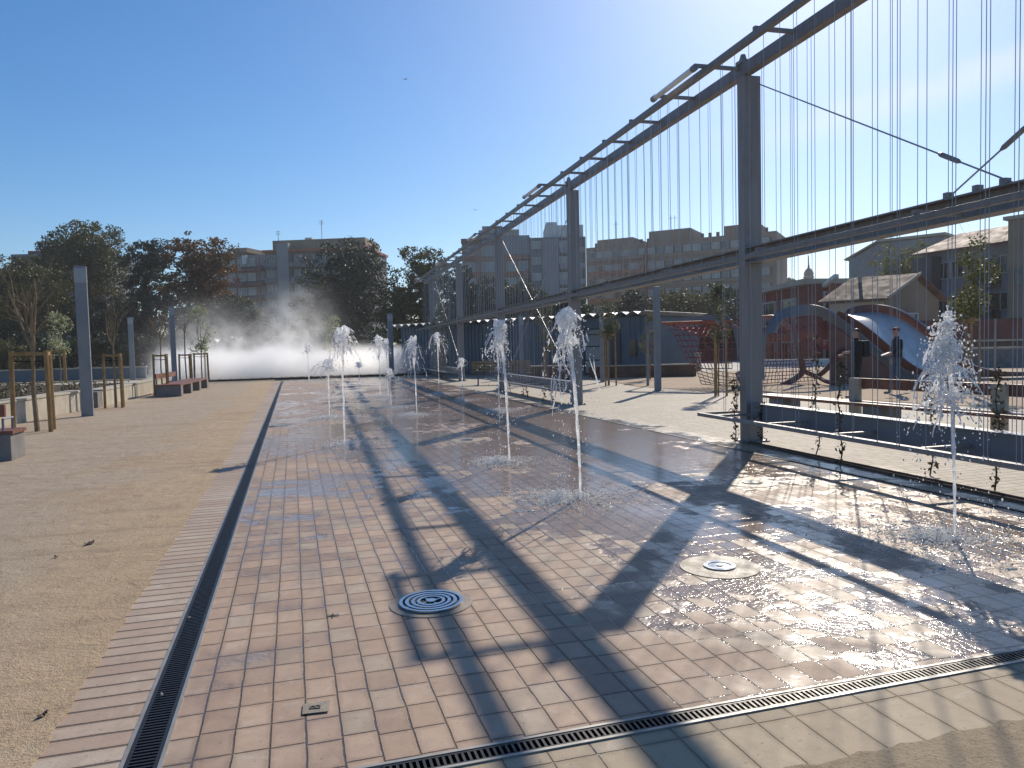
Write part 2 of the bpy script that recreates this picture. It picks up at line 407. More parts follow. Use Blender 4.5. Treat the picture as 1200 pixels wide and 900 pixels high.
M['cable'] = mat('galvanised_cable', (0.34, 0.36, 0.40), 0.45, 0.15, var=0.1)
M['iron'] = mat('black_cast_iron', (0.022, 0.022, 0.024), 0.45, 0.3, var=0.4, sc=30)
M['dark'] = mat('drain_dark', (0.008, 0.008, 0.009), 0.7, var=0.2)
M['zinc'] = mat('zinc_edge', (0.36, 0.35, 0.33), 0.5, 0.4, var=0.3, sc=8)
M['chrome'] = mat('brushed_stainless', (0.55, 0.55, 0.56), 0.22, 1.0, var=0.15, sc=12)
M['chute'] = mat('slide_stainless', (0.42, 0.43, 0.44), 0.42, 0.45, var=0.12, sc=2)
M['collar'] = mat('cement_collar', (0.34, 0.28, 0.21), 0.55, var=0.3, sc=9, bmp=0.3)
M['stake'] = mat('treated_pine', (0.36, 0.215, 0.075), 0.6, var=0.35, sc=6)
M['wood'] = mat('bench_wood', (0.235, 0.085, 0.045), 0.5, var=0.35, sc=5)
M['conc'] = mat('pale_concrete', (0.47, 0.42, 0.33), 0.85, var=0.2, sc=2, bmp=0.3)
M['conc_d'] = mat('grey_concrete', (0.20, 0.19, 0.185), 0.8, var=0.2, sc=3, bmp=0.3)
M['bark'] = mat('bark', (0.10, 0.075, 0.055), 0.9, var=0.4, sc=6, bmp=0.4)
M['bark_l'] = mat('pale_bark', (0.27, 0.20, 0.12), 0.85, var=0.3, sc=8)
M['corten'] = mat('weathered_sleeper', (0.16, 0.095, 0.065), 0.8, var=0.35, sc=3)
M['shed'] = mat('blue_grey_cladding', (0.085, 0.125, 0.165), 0.5, var=0.12, sc=0.8)
M['shedroof'] = mat('zinc_roof', (0.27, 0.28, 0.30), 0.5, 0.2, var=0.15, sc=1)
M['glass'] = mat('window_glass', (0.02, 0.025, 0.03), 0.08, var=0.1, sc=0.3, spec=0.8)
M['pane'] = mat('pale_pane', (0.33, 0.35, 0.35), 0.25, var=0.3, sc=0.6)
M['frame'] = mat('window_frame', (0.45, 0.44, 0.42), 0.5, var=0.1)
M['blue_pl'] = mat('blue_grey_play_panel', (0.155, 0.172, 0.198), 0.42, var=0.12, sc=1.5)
M['red_pl'] = mat('dark_red_play_panel', (0.17, 0.068, 0.055), 0.5, var=0.35, sc=2.5, c2=(0.13, 0.05, 0.045))
M['rope'] = mat('red_rope', (0.30, 0.05, 0.05), 0.7, var=0.3, sc=2)
M['rope_o'] = mat('orange_red_rope', (0.42, 0.11, 0.05), 0.7, var=0.3, sc=2)
M['brick_red'] = mat('red_brick_wall', (0.235, 0.072, 0.06), 0.8, var=0.25, sc=0.7)
M['orange'] = mat('orange_brick', (0.36, 0.12, 0.055), 0.75, var=0.25, sc=0.6)
M['tan'] = mat('tan_render', (0.29, 0.222, 0.155), 0.85, var=0.2, sc=0.35)
M['cream'] = mat('cream_render', (0.46, 0.40, 0.31), 0.85, var=0.2, sc=0.35)
M['brownb'] = mat('brown_brick_far', (0.25, 0.18, 0.135), 0.8, var=0.2, sc=0.2)
M['greyb'] = mat('grey_render', (0.24, 0.255, 0.28), 0.8, var=0.15, sc=0.25)
M['bluegrey'] = mat('blue_grey_render', (0.145, 0.168, 0.20), 0.8, var=0.15, sc=0.25)
M['whiteb'] = mat('white_render', (0.66, 0.66, 0.64), 0.8, var=0.1, sc=0.4)
M['tile'] = mat('roof_tiles', (0.165, 0.098, 0.072), 0.8, var=0.35, sc=2.0)
M['tile_r'] = mat('red_roof_tiles', (0.16, 0.075, 0.058), 0.8, var=0.35, sc=1.2)
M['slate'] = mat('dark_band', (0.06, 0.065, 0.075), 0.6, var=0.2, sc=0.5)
M['skin'] = mat('skin', (0.42, 0.24, 0.17), 0.55, var=0.1, sc=20)
M['hair'] = mat('dark_hair', (0.018, 0.013, 0.01), 0.6, var=0.2, sc=60)
M['navy'] = mat('navy_jacket', (0.018, 0.021, 0.032), 0.8, var=0.3, sc=14)
M['black'] = mat('black_cloth', (0.012, 0.012, 0.014), 0.8, var=0.3, sc=14)
M['jeans'] = mat('blue_jeans', (0.055, 0.095, 0.16), 0.85, var=0.3, sc=14)
M['shoe'] = mat('grey_shoe', (0.24, 0.25, 0.26), 0.6, var=0.2, sc=20)
M['capred'] = mat('red_cap', (0.20, 0.025, 0.03), 0.8, var=0.2, sc=20)
M['paper'] = mat('white_paper', (0.75, 0.75, 0.74), 0.6, var=0.05)
M['mark'] = mat('black_marker', (0.03, 0.03, 0.03), 0.7, var=0.3, sc=40)
M['tube'] = mat('white_lamp_tube', (0.85, 0.85, 0.80), 0.25, var=0.03)
M['pine'] = leafmat('pine_needles', (0.036, 0.056, 0.020), (0.085, 0.080, 0.022), 0.3, 0.22)
M['pine_d'] = leafmat('dark_needles', (0.018, 0.032, 0.020), (0.032, 0.046, 0.020), 0.22, 0.35)
M['russet'] = leafmat('russet_foliage', (0.155, 0.070, 0.024), (0.085, 0.055, 0.020), 0.35, 0.3)
M['olive'] = leafmat('olive_leaves', (0.070, 0.085, 0.042), (0.10, 0.105, 0.055), 0.35, 1.2)
M['ylw'] = leafmat('yellow_green_leaves', (0.13, 0.125, 0.035), (0.09, 0.10, 0.030), 0.4, 1.0)
M['blossom'] = leafmat('white_blossom', (0.42, 0.42, 0.30), (0.20, 0.23, 0.10), 0.4, 3.0)
M['vine'] = leafmat('vine_leaves', (0.035, 0.045, 0.022), (0.06, 0.04, 0.025), 0.3, 4)
M['ground_cover'] = leafmat('bed_plants', (0.05, 0.055, 0.022), (0.075, 0.07, 0.03), 0.3, 0.8)
def watermat():
    mm, t, b = newmat('aerated_water')
    p = geo(t)
    b.inputs['Base Color'].default_value = (0.93, 0.96, 1, 1); b.inputs['Roughness'].default_value = 0.06
    b.inputs['IOR'].default_value = 1.33; b.inputs['Transmission Weight'].default_value = 1.0
    tl = nd(t, 'ShaderNodeBsdfTranslucent'); tl.inputs[0].default_value = (0.98, 0.98, 0.98, 1)
    df = nd(t, 'ShaderNodeBsdfDiffuse'); df.inputs[0].default_value = (0.9, 0.9, 0.9, 1)
    m1 = nd(t, 'ShaderNodeMixShader'); m1.inputs[0].default_value = 0.35
    t.links.new(tl.outputs[0], m1.inputs[1]); t.links.new(df.outputs[0], m1.inputs[2])
    mx = nd(t, 'ShaderNodeMixShader')
    f = ramp(t, noise(t, 18, 4, p), (0.34, 0.58, 0.45, 1.0)); t.links.new(f, mx.inputs[0])
    t.links.new(b.outputs[0], mx.inputs[1]); t.links.new(m1.outputs[0], mx.inputs[2])
    t.links.new(mx.outputs[0], t.nodes['Material Output'].inputs[0])
    return mm
M['water'] = watermat()
def foammat():
    mm, t, b = newmat('white_water_drops')
    b.inputs['Base Color'].default_value = (0.92, 0.92, 0.92, 1); b.inputs['Roughness'].default_value = 0.12
    tl = nd(t, 'ShaderNodeBsdfTranslucent'); tl.inputs[0].default_value = (0.98, 0.98, 0.97, 1)
    mx = nd(t, 'ShaderNodeMixShader'); mx.inputs[0].default_value = 0.55
    t.links.new(b.outputs[0], mx.inputs[1]); t.links.new(tl.outputs[0], mx.inputs[2]); t.links.new(mx.outputs[0], t.nodes['Material Output'].inputs[0])
    return mm
M['foam'] = foammat()

# ================================================================== GROUND
def sheet(name, poly, z, m_, th=0.3, kind='structure'):
    mb = MB(); mb.prism(poly, z-th, z); return tag(mb.build(name, m_), kind=kind)
mb = MB(); mb.add([(-900, -300, -0.05), (900, -300, -0.05), (900, 1400, -0.05), (-900, 1400, -0.05)], [[0, 1, 2, 3]])
tag(mb.build('ground', M['earth']), kind='structure')
DX0, DX1 = -0.665, -0.515        # side channel
FY0, FY1 = 2.555, 2.665          # front channel
EX = 5.86                        # right edge of the plaza
PY1 = 40.5
sheet('plaza', [(DX1, FY1), (EX, FY1), (EX, PY1), (DX1, PY1)], 0.0, M['plaza'])
def ragged(n, f): return [f(i/n, 0.5*mnoise.noise((i*0.37, 3.1, 0))+0.35*mnoise.noise((i*1.3, 7.7, 0))) for i in range(n+1)]
sheet('sand_court', [(-40, -20)]+ragged(900, lambda u, q: (-0.975+0.05*q, -20+63.6*u))+[(-40, 43.6)], 0.009, M['sand'])
sheet('kerb_paving', [(-1.05, -3), (DX0, -3), (DX0, 41.5), (-1.05, 41.5)], 0.004, M['kerb'])
sheet('front_paving', [(DX1, 2.05), (30, 2.05), (30, FY0), (DX1, FY0)], 0.0, M['front'])
sheet('gravel_verge', [(30, -15)]+ragged(500, lambda u, q: (30-(30-DX0)*u, 2.165+0.085*q))+[(DX0, -15)], 0.006, M['gravel'])
sheet('far_paving', [(-0.94, 40.52), (9.6, 40.52), (9.6, 43.6), (-0.94, 43.6)], -0.008, M['pale'])
# pale walkway on the right, then the raked play sand
sheet('walkway', [(EX+0.03, FY1), (30, FY1), (30, 6.0), (14.0, 11.5), (12.2, 19.0), (11.6, 24.0), (12.6, 29.2), (14.4, 33.5), (14.4, 40.4), (EX+0.03, 40.4)], -0.002, M['pale'])
sheet('play_sand', [(30.02, 5.2), (60, 2), (62, 29), (30, 33), (14.45, 33.4), (12.65, 29.1), (11.65, 24.0), (12.25, 19.0), (14.05, 11.5)], 0.006, M['playsand'])
sheet('street', [(20, 33.5), (62.5, 29.4), (120, 20), (140, 60), (24, 60)], -0.01, M['asphalt'])

# channels --------------------------------------------------------
def channel(name, label, x0, x1, y0, y1, along, step, duty):
    cx, cy = (x0+x1)/2, (y0+y1)/2
    t = thing(name, label, 'drain', (cx, cy, 0))
    mb = MB(); mb.bx(x0, x1, y0, y1, -0.10, -0.025); mb.build('channel_floor', M['dark'], t, world=True)
    fr = MB(); e = 0.014
    if along == 'Y':
        fr.bx(x0, x0+e, y0, y1, -0.09, 0.0065); fr.bx(x1-e, x1, y0, y1, -0.09, 0.0065)
    else:
        fr.bx(x0, x1, y0, y0+e, -0.09, 0.0065); fr.bx(x0, x1, y1-e, y1, -0.09, 0.0065)
    fr.build('frame', M['zinc'], t, world=True)
    br = MB(); a = (y0 if along == 'Y' else x0); b_ = (y1 if along == 'Y' else x1); q = a
    while q < b_:
        if along == 'Y': br.bx(x0+e+0.002, x1-e-0.002, q, q+step*duty, -0.022, 0.003)
        else: br.bx(q, q+step*duty, y0+e+0.002, y1-e-0.002, -0.022, 0.003)
        q += step
    if along == 'Y':
        for xx in (x0+e+0.002, x1-e-0.016): br.bx(xx, xx+0.014, y0, y1, -0.0225, 0.0035)
    else:
        for yy in (y0+e+0.002, y1-e-0.012): br.bx(x0, x1, yy, yy+0.010, -0.0225, 0.0035)
    br.build('grating', M['iron'], t, world=True)
    return t
channel('slot_drain', 'long black slatted channel drain between the pinkish kerb bricks and the plaza tiles', DX0, DX1, -2, 38.5, 'Y', 0.024, 0.45)
channel('cross_drain', 'black grated channel drain crossing the foreground in front of the wet pavers', DX1, 12, FY0, FY1, 'X', 0.024, 0.42)
t = thing('edge_strip', 'thin dark metal edging strip between wet plaza tiles and the pale walkway', 'edging', (EX+0.015, 20, 0))
mb = MB(); mb.bx(EX, EX+0.028, FY1, 40.4, -0.05, 0.008); mb.build('strip', M['iron'], t, world=True)
# planting slot under the cable frames
sheet('planting_slot', [(6.12, 2.7), (6.34, 9.6), (6.42, 9.6), (6.22, 2.7)], 0.003, M['slot'])
sheet('planting_slot', [(6.62, 17.8), (6.86, 25.2), (6.98, 25.2), (6.76, 17.8)], 0.003, M['soil'])
sheet('planting_slot', [(7.2, 33.8), (7.45, 40.2), (7.58, 40.2), (7.34, 33.8)], 0.003, M['soil'])
for k, (x0, y0, x1, y1) in enumerate(((6.10, 2.75, 6.33, 9.55), (6.245, 2.75, 6.445, 9.55))):
    mb = MB(); mb.bar((x0, y0, 0.0), (x1, y1, 0.0), 0.010, 0.05)
    tag(mb.build('slot_edging', M['corten']), ['rusty steel lip on the plaza side of the planting slot below the near cable frame', 'rusty steel lip on the walkway side of the planting slot below the near cable frame'][k], 'edging')

# ================================================================== PERGOLA
GA = math.atan(0.035)
pg = thing('cable_pergola', 'long dark grey steel pergola with five posts and curtains of vertical wires beside the plaza', 'pergola', (6.575, 9.68, 0), -GA)
BAY = 7.92
Y0L, Y1L = -17.0, 34.6      # local extents of beams
for k in (-2, -1, 0, 1, 2, 3, 4):
    y = BAY*k
    if k == 4: y = 32.4
    mb = MB(); mb.bx(-0.14, 0.14, y-0.09, y+0.09, 0, 5.37); mb.build('post', M['steel'], pg, bevel=0.008)
    mb = MB(); mb.bx(-0.16, 0.02, y-0.09, y+0.09, 5.5505, 5.60); mb.tube([(-0.09, y, 5.6), (-0.09, y, 5.69)], [0.06, 0.035], 10); mb.build('post_cap', M['steel'], pg)
    mb = MB(); mb.bx(-0.2, 0.2, y-0.17, y+0.17, 0, 0.02)
    for a in (-0.165, 0.165):
        for b_ in (-0.13, 0.13): mb.cyl((a, b_+y, 0.02), 0.014, 0.03, 6)
    mb.build('base_plate', M['steel'], pg)
def ibeam(mb, x, z0, z1, wd, y0, y1, tf=0.018, tw=0.014):
    mb.bx(x-wd/2, x+wd/2, y0, y1, z0, z0+tf); mb.bx(x-wd/2, x+wd/2, y0, y1, z1-tf, z1); mb.bx(x-tw/2, x+tw/2, y0, y1, z0+tf, z1-tf)
mb = MB(); mb.bx(-0.135, -0.005, Y0L, Y1L, 5.372, 5.55); mb.build('top_beam', M['rusty'], pg, bevel=0.006)
mb = MB(); mb.bx(-0.72, -0.64, Y0L, Y1L, 5.385, 5.475); mb.build('outer_rail', M['rusty'], pg, bevel=0.004)
mb = MB(); ibeam(mb, -0.02, 2.64, 2.88, 0.22, Y0L, Y1L); mb.build('middle_beam', M['rusty'], pg)
mb = MB(); mb.bx(-0.71, -0.65, Y0L, Y1L, 2.60, 2.66); mb.build('middle_rail', M['rusty'], pg, bevel=0.004)
RS = BAY/6
k = 0; y = -13*RS+0.05
while y < Y1L:
    lampside = (round((y-0.05)/RS) % 6) in (0, 1)
    x_end = -0.86 if lampside else -0.72
    mb2 = MB(); mb2.bar((x_end, y, 5.50), (-0.137, y, 5.50), 0.055, 0.045); mb2.build('rung', M['steel'], pg)
    if k % 2 == 0:
        mb2 = MB(); mb2.bar((-0.71, y, 2.69), (-0.131, y, 2.69), 0.04, 0.05); mb2.build('rung', M['steel'], pg)
    y += RS; k += 1
for k in (-1, 0, 1, 2, 3, 4):
    y = BAY*k+0.05
    if k == 4: y = BAY*4-RS+0.05+0.9
    tb = MB(); tb.tube([(-0.86, y+0.02, 5.46), (-0.86, y+RS-0.02, 5.46)], 0.042, 12)
    lt = tb.build('tube_light', M['tube'], pg, smooth=True)
    mb = MB(); mb.tube([(-0.86, y-0.05, 5.46), (-0.86, y+0.035, 5.46)], 0.05, 12); mb.tube([(-0.86, y+RS-0.035, 5.46), (-0.86, y+RS+0.05, 5.46)], 0.05, 12)
    mb.build('end_cap', M['lamp'], lt)
# low frames that carry the wires
def lowframe(y0, y1):
    mb = MB(); mb.bx(-0.08, 0.0, y0, y1, 0.30, 0.575); mb.bx(-0.12, 0.05, y0, y1, 0.5755, 0.59); mb.bx(-0.12, 0.05, y0, y1, 0.285, 0.2995)
    mb.build('wire_trough', M['blue_pl'], pg)
    mb = MB(); mb.bx(-0.715, -0.645, y0, y1, 0.385, 0.435); mb.build('wire_rail', M['steel'], pg, bevel=0.004)
    for q in [y0+0.03]+[y0+0.03+i*(y1-y0-0.06)/6 for i in range(1, 6)]+[y1-0.03]:
        mb = MB(); mb.bar((-0.643, q, 0.42), (-0.082, q, 0.42), 0.045, 0.035); mb.build('cross_bar', M['zinc'], pg)
lowframe(-BAY+0.12, -0.12); lowframe(BAY+0.12, 2*BAY-0.12); lowframe(3*BAY+0.12, 32.2)
mb = MB(); mb.bx(-0.715, -0.645, -0.118, 0.34, 0.385, 0.435); mb.bar((-0.643, 0.31, 0.42), (-0.0, 0.31, 0.42), 0.045, 0.035); mb.bx(-0.03, 0.03, 0.10, 0.29, 0.36, 0.43); mb.build('rail_end', M['steel'], pg)
# wires: in pairs and singles, each a cable of its own while it shows large
rng = random.Random(3)
wires = []
for k in (-1, 0, 1, 2, 3):
    y0, y1 = BAY*k, BAY*(k+1)
    if k == 3: y1 = 31.7
    framed = k in (-1, 1, 3)
    y = y0+0.22
    while y < y1-0.2:
        wires.append((-0.68, y+rng.uniform(-.03, .03), 5.386, 0.43 if framed else 2.661, -0.68))
        if rng.random() < 0.55: wires.append((-0.68, y+0.055+rng.uniform(-.01, .01), 5.386, 0.43 if framed else 2.661, -0.68))
        y += 0.33
    y = y0+0.30
    while y < y1-0.2:
        wires.append((-0.06, y+rng.uniform(-.03, .03), 5.373, 0.59 if framed else 2.885, -0.06))
        if rng.random() < 0.45: wires.append((-0.06, y+0.06, 5.373, 0.59 if framed else 2.885, -0.06))
        y += 0.36
def inview(y): return y > -5.2
wires.sort(key=lambda q: (0 if q[1] > -5.2 else 1, abs(q[1]+3)))
rest = MB()
for i, (x, y, z1, z0, x0) in enumerate(wires):
    mb = MB() if i < 98 else rest
    mb.tube([(x, y, z1), (x0, y, z0)], 0.0036, 5)
    if i < 98: mb.build('wire', M['cable'], pg)
tag(rest.build('wires', M['cable'], pg), kind='stuff')
def brace(a, b_, buckle=0.82):
    a = Vector(a); b_ = Vector(b_)
    mb = MB(); mb.tube([a, b_], 0.009, 8)
    o = mb.build('brace_cable', M['cable'], pg)
    c = a.lerp(b_, buckle); d = (b_-a).normalized()
    mb = MB(); mb.tube([c-d*0.16, c-d*0.12, c+d*0.12, c+d*0.16], [0.012, 0.026, 0.026, 0.012], 8); mb.build('turnbuckle', M['steel'], o)
brace((0.10, -0.1, 5.25), (0.02, -4.35, 2.89)); brace((0.10, -BAY+0.1, 5.25), (0.02, -3.55, 2.89))
for yy in (-3.6, -3.95, -4.25):
    mb = MB(); mb.bx(-0.03, 0.05, yy-0.03, yy+0.03, 2.8805, 2.96); mb.build('brace_clamp', M['steel'], pg)
brace((0.10, 2*BAY-0.1, 5.25), (0.10, BAY+0.5, 0.56)); brace((0.12, BAY+0.1, 5.25), (0.12, 2*BAY-0.4, 0.56))
brace((0.10, 31.6, 5.25), (0.10, 3*BAY+0.5, 0.56))
def pl(x, y, z): return WM[pg] @ Vector((x, y, z))

# ================================================================== FOUNTAINS
def remesh(mb, vox, name):
    me = bpy.data.meshes.new(name); me.from_pydata([tuple(p) for p in mb.v], [], mb.f); me.update()
    o = bpy.data.objects.new(name, me); COL.objects.link(o)
    md = o.modifiers.new('r', 'REMESH'); md.mode = 'VOXEL'; md.voxel_size = vox; md.use_smooth_shade = True
    dg = bpy.context.evaluated_depsgraph_get(); ev = o.evaluated_get(dg)
    out = bpy.data.meshes.new_from_object(ev); out.name = name
    bpy.data.objects.remove(o); bpy.data.meshes.remove(me)
    return out
def jet(label, X, Y, h, seed, spread=0.16, strands=26, lean=(0, 0), drops=220, vox=0.007, low=0.55, splash=0.55, core=0.014, top=1.0, cone=0.0):
    rg = random.Random(seed)
    t = thing('water_jet', label, 'fountain', (X, Y, 0), 0, 'ground water jets')
    g = 9.81; v0 = math.sqrt(2*g*h); ta = v0/g
    mb = MB(); sp = MB()
    k = 46; pts = []; rr = []
    for i in range(k+1):
        z = h*0.97*i/k; f = i/k
        wob = 0.004+0.022*f*f
        pts.append((lean[0]*f*f+wob*mnoise.noise((seed, z*5, 1)), lean[1]*f*f+wob*mnoise.noise((seed, z*5, 9)), z))
        rr.append(max(vox*1.05, core*(0.85+0.75*f)*(1+0.55*mnoise.noise((seed*3.1, z*13, 4)))))
    mb.tube(pts, rr, 8)
    # crown where the column breaks up
    for i in range(int(26*top)):
        a = rg.uniform(0, 6.28); q = rg.random(); rad = (0.015+0.045*q)*top
        z = h*(0.99-0.17*rg.random()**1.4)
        mb.blob((lean[0]+rad*math.cos(a), lean[1]+rad*math.sin(a), z), rg.uniform(0.014, 0.036)*top, (1, 1, rg.uniform(0.8, 1.7)), True)
    for s in range(strands):
        a = rg.uniform(0, 6.28); uu = rg.random(); vr = spread/ (0.7*ta) * (rg.random()**0.6 if not cone else rg.random()**0.5*(0.12+0.88*uu))
        hk = h*(rg.uniform(0.80, 1.0) if not cone else 1-cone*uu); vz = math.sqrt(2*g*hk); tap = vz/g
        fall = tap*rg.uniform(0.15, low)
        n = 34; run = []; rads = []
        for i in range(n+1):
            age = tap*0.86 + (fall+tap*0.14)*i/n
            f = max(0, age-tap*0.80)
            wv = mnoise.noise((seed+s*0.7, age*9, 2)); wu = mnoise.noise((seed+s*0.7, age*9, 7))
            r0 = vr*f*1.9
            p = Vector((lean[0]+math.cos(a)*r0+wv*0.05*f*3, lean[1]+math.sin(a)*r0+wu*0.05*f*3, vz*age-0.5*g*age*age))
            q = mnoise.noise((seed*1.7+s, age*22, 3))+0.36-0.40*(i/n)
            if q > 0 and p.z > 0.02:
                run.append(p); rads.append(max(vox*0.85, 0.004+0.016*q*(1-0.4*i/n)))
            else:
                if len(run) > 2: rads[0] *= 0.5; rads[-1] *= 0.5
                if len(run) > 1: mb.tube(run, rads, 6)
                elif len(run) == 1: mb.blob(run[0], max(vox, rads[0]), (1, 1, 1.3), True)
                run = []; rads = []
                if rg.random() < 0.8 and p.z > 0.02: sp.blob(p+Vector((rg.gauss(0, .02), rg.gauss(0, .02), rg.gauss(0, .03))), rg.uniform(0.003, 0.008), (1, 1, 1.3), Y < 12)
        if len(run) > 1: mb.tube(run, rads, 6)
    for i in range(drops):
        a = rg.uniform(0, 6.28); f = rg.random()
        age_z = h*(1-f*f*0.97); r0 = spread*(0.25+1.15*f)*rg.random()**0.5
        sp.blob((lean[0]+r0*math.cos(a), lean[1]+r0*math.sin(a), max(0.01, age_z*0.95)), rg.uniform(0.002, 0.0068), (1, 1, rg.uniform(1, 2.0)), Y < 12)
    me = remesh(mb, vox, 'water_column'); me.materials.clear(); me.materials.append(M['water'])
    o = bpy.data.objects.new('water_column', me); COL.objects.link(o); o.parent = t
    tag(sp.build('spray', M['water'], t, smooth=True), kind='stuff')
    if splash > 0:
        s_ = MB()
        for i in range(int((3600 if Y < 12 else 1500)*splash)):
            a = rg.uniform(0, 6.28); r0 = splash*abs(rg.gauss(0, 0.55)); hh = 0.09*math.exp(-r0*2.2)*rg.random()**2
            ex = 1.0+0.35*math.cos(a)
            s_.blob((lean[0]*2+r0*math.cos(a)*ex, lean[1]*2+r0*math.sin(a), 0.003+hh), rg.uniform(0.0025, 0.0085), (1.3, 1.3, 0.8))
        for i in range(int(60*splash)):
            a = rg.uniform(0, 6.28); r0 = 0.02+splash*0.35*rg.random()**1.5; hh = 0.05*rg.random()
            s_.tube([(r0*math.cos(a), r0*math.sin(a), 0.0), (r0*1.06*math.cos(a), r0*1.06*math.sin(a), hh)], [0.008, 0.003], 5)
        for i in range(int(260*splash)):
            a = rg.uniform(0, 6.28); r0 = splash*abs(rg.gauss(0, 0.42)); q = rg.uniform(0.006, 0.024)
            s_.blob((lean[0]*2+r0*math.cos(a)*1.25, lean[1]*2+r0*math.sin(a), 0.002), q, (rg.uniform(0.8, 2.2), rg.uniform(0.8, 1.6), 0.28), True)
        tag(s_.build('splash', M['foam'], t, smooth=True), kind='stuff')
    n_ = MB(); n_.ring((0, 0, 0.0), 0.045, 0.062, 0.010, 24); n_.cyl((0, 0, 0.0), 0.028, 0.012, 16)
    n_.build('nozzle', M['chrome'], t)
    return t
C0, C1, C2 = 0.75, 2.67, 4.64
jets = [
 ('foreground jet at the right before the low wire frame, breaking into a wide cone', C2, 4.30, 1.68, 5, dict(spread=0.30, strands=120, drops=700, vox=0.0065, low=0.55, splash=0.75, lean=(-0.06, 0.02), top=0.55, core=0.010, cone=0.42)),
 ('water jet with a smooth round crown and hanging veil before the second pergola post', C1, 6.80, 1.86, 11, dict(spread=0.15, strands=44, drops=330, vox=0.0065, low=0.72, splash=0.62, lean=(-0.11, 0), top=1.35)),
 ('water jet with ragged foamy head in front of the blue shed and slatted bench', C1, 9.32, 1.86, 23, dict(spread=0.17, strands=42, drops=420, vox=0.008, low=0.55, splash=0.5, lean=(-0.08, 0), top=1.2)),
 ('slim jet with a bulging crown leaning right, nearest of the left row', C0, 12.2, 1.88, 31, dict(spread=0.22, strands=46, drops=300, vox=0.009, low=0.6, splash=0.6, lean=(0.02, 0), top=1.6)),
 ('low bushy jet left of the slim bulging one', C0, 17.3, 1.30, 41, dict(spread=0.28, strands=40, drops=160, vox=0.013, low=0.5, splash=0.6, top=1.7)),
 ('nearer jet of the pair at the left edge of the blue shed', C1, 16.9, 1.80, 43, dict(spread=0.24, strands=40, drops=220, vox=0.012, low=0.8, splash=0.65, top=1.3, lean=(-0.05, 0))),
 ('distant single jet with a flared white tip before the shed wall', C2, 20.9, 1.22, 47, dict(spread=0.16, strands=18, drops=80, vox=0.013, low=0.3, splash=0.4, top=1.3)),
 ('partly hidden jet just behind the ragged foamy one', C2, 16.95, 1.72, 53, dict(spread=0.14, strands=18, drops=160, vox=0.012, low=0.4, splash=0.6, top=1.0)),
 ('farther thin jet of the pair at the left edge of the shed', C2, 24.5, 2.05, 59, dict(spread=0.25, strands=24, drops=120, vox=0.015, low=0.7, splash=0.5, top=1.2)),
 ('small thin jet in front of the white mist, leftmost of all jets', C0, onX(363, C0), 1.9, 61, dict(spread=0.30, strands=26, drops=60, vox=0.022, low=0.6, splash=0.6, top=2.0)),
 ('short grey jet against the mist left of the twin far jets', C1, onX(422, C1), 1.0, 67, dict(spread=0.20, strands=20, drops=40, vox=0.02, low=0.5, splash=0.6, top=1.6)),
 ('taller feathery far jet before the dark tree trunks', C1, onX(446, C1), 1.95, 71, dict(spread=0.26, strands=34, drops=120, vox=0.016, low=0.6, splash=0.6, top=1.7)),
 ('slender far jet beside the grey lamp post', C1, onX(455, C1)+0.0, 1.85, 73, dict(spread=0.16, strands=20, drops=80, vox=0.016, low=0.4, splash=0.5, top=1.2)),
 ('short far jet standing just in front of the slender one by the lamp post', 2.40, 19.4, 1.0, 79, dict(spread=0.18, strands=24, drops=120, vox=0.013, low=0.5, splash=0.6, top=1.3)),
]
for (lb, X, Y, h, sd_, kw) in jets: jet(lb, X, Y, h, sd_, **kw)
# covers in the paving
def cover(name, label, x, y, big):
    t = thing(name, label, 'nozzle cover', (x, y, 0))
    if big:
        mb = MB(); mb.cyl((0, 0, -0.02), 0.245, 0.0245, 40); mb.build('collar', M['collar'], t)
        mb = MB(); mb.cyl((0, 0, 0.0), 0.185, 0.0065, 40); mb.build('shade_disc', M['dark'], t)  # flat black disc, painted shade of the hollow under the rings
        mb = MB()
        for r0, r1 in ((0.168, 0.188), (0.132, 0.153), (0.098, 0.118), (0.064, 0.084), (0.0, 0.03)):
            if r0 > 0: mb.ring((0, 0, 0.006), r0, r1, 0.012, 48)
            else: mb.cyl((0, 0, 0.006), r1, 0.014, 20)
        for a in range(4):
            q = a*math.pi/2+0.4; mb.bar((0.03*math.cos(q), 0.03*math.sin(q), 0.0105), (0.17*math.cos(q), 0.17*math.sin(q), 0.0105), 0.012, 0.008)
        mb.build('ring_grille', M['chrome'], t)
    else:
        mb = MB(); mb.cyl((0, 0, -0.02), 0.26, 0.0245, 40); mb.build('collar', M['collar'], t)
        mb = MB(); mb.ring((0, 0, 0.004), 0.075, 0.105, 0.010, 36); mb.cyl((0, 0, 0.004), 0.072, 0.006, 30); mb.cyl((0, 0, 0.009), 0.022, 0.008, 12)
        mb.build('lid', M['chrome'], t)
cover('ring_grate', 'shiny steel grate of concentric rings set in the dry foreground tiles', C0-0.02, 4.30, True)
cover('jet_cover', 'small round steel lid in a wide cement collar on the glittering foreground tiles', C1+0.01, 4.32, False)
cover('jet_cover', 'wet round lid shining in the shallow water beside the first pergola post', C2-0.02, 6.80, False)
cover('jet_cover', 'round lid in dark wet tiles behind the ragged foamy jet', C1, 11.8, False)

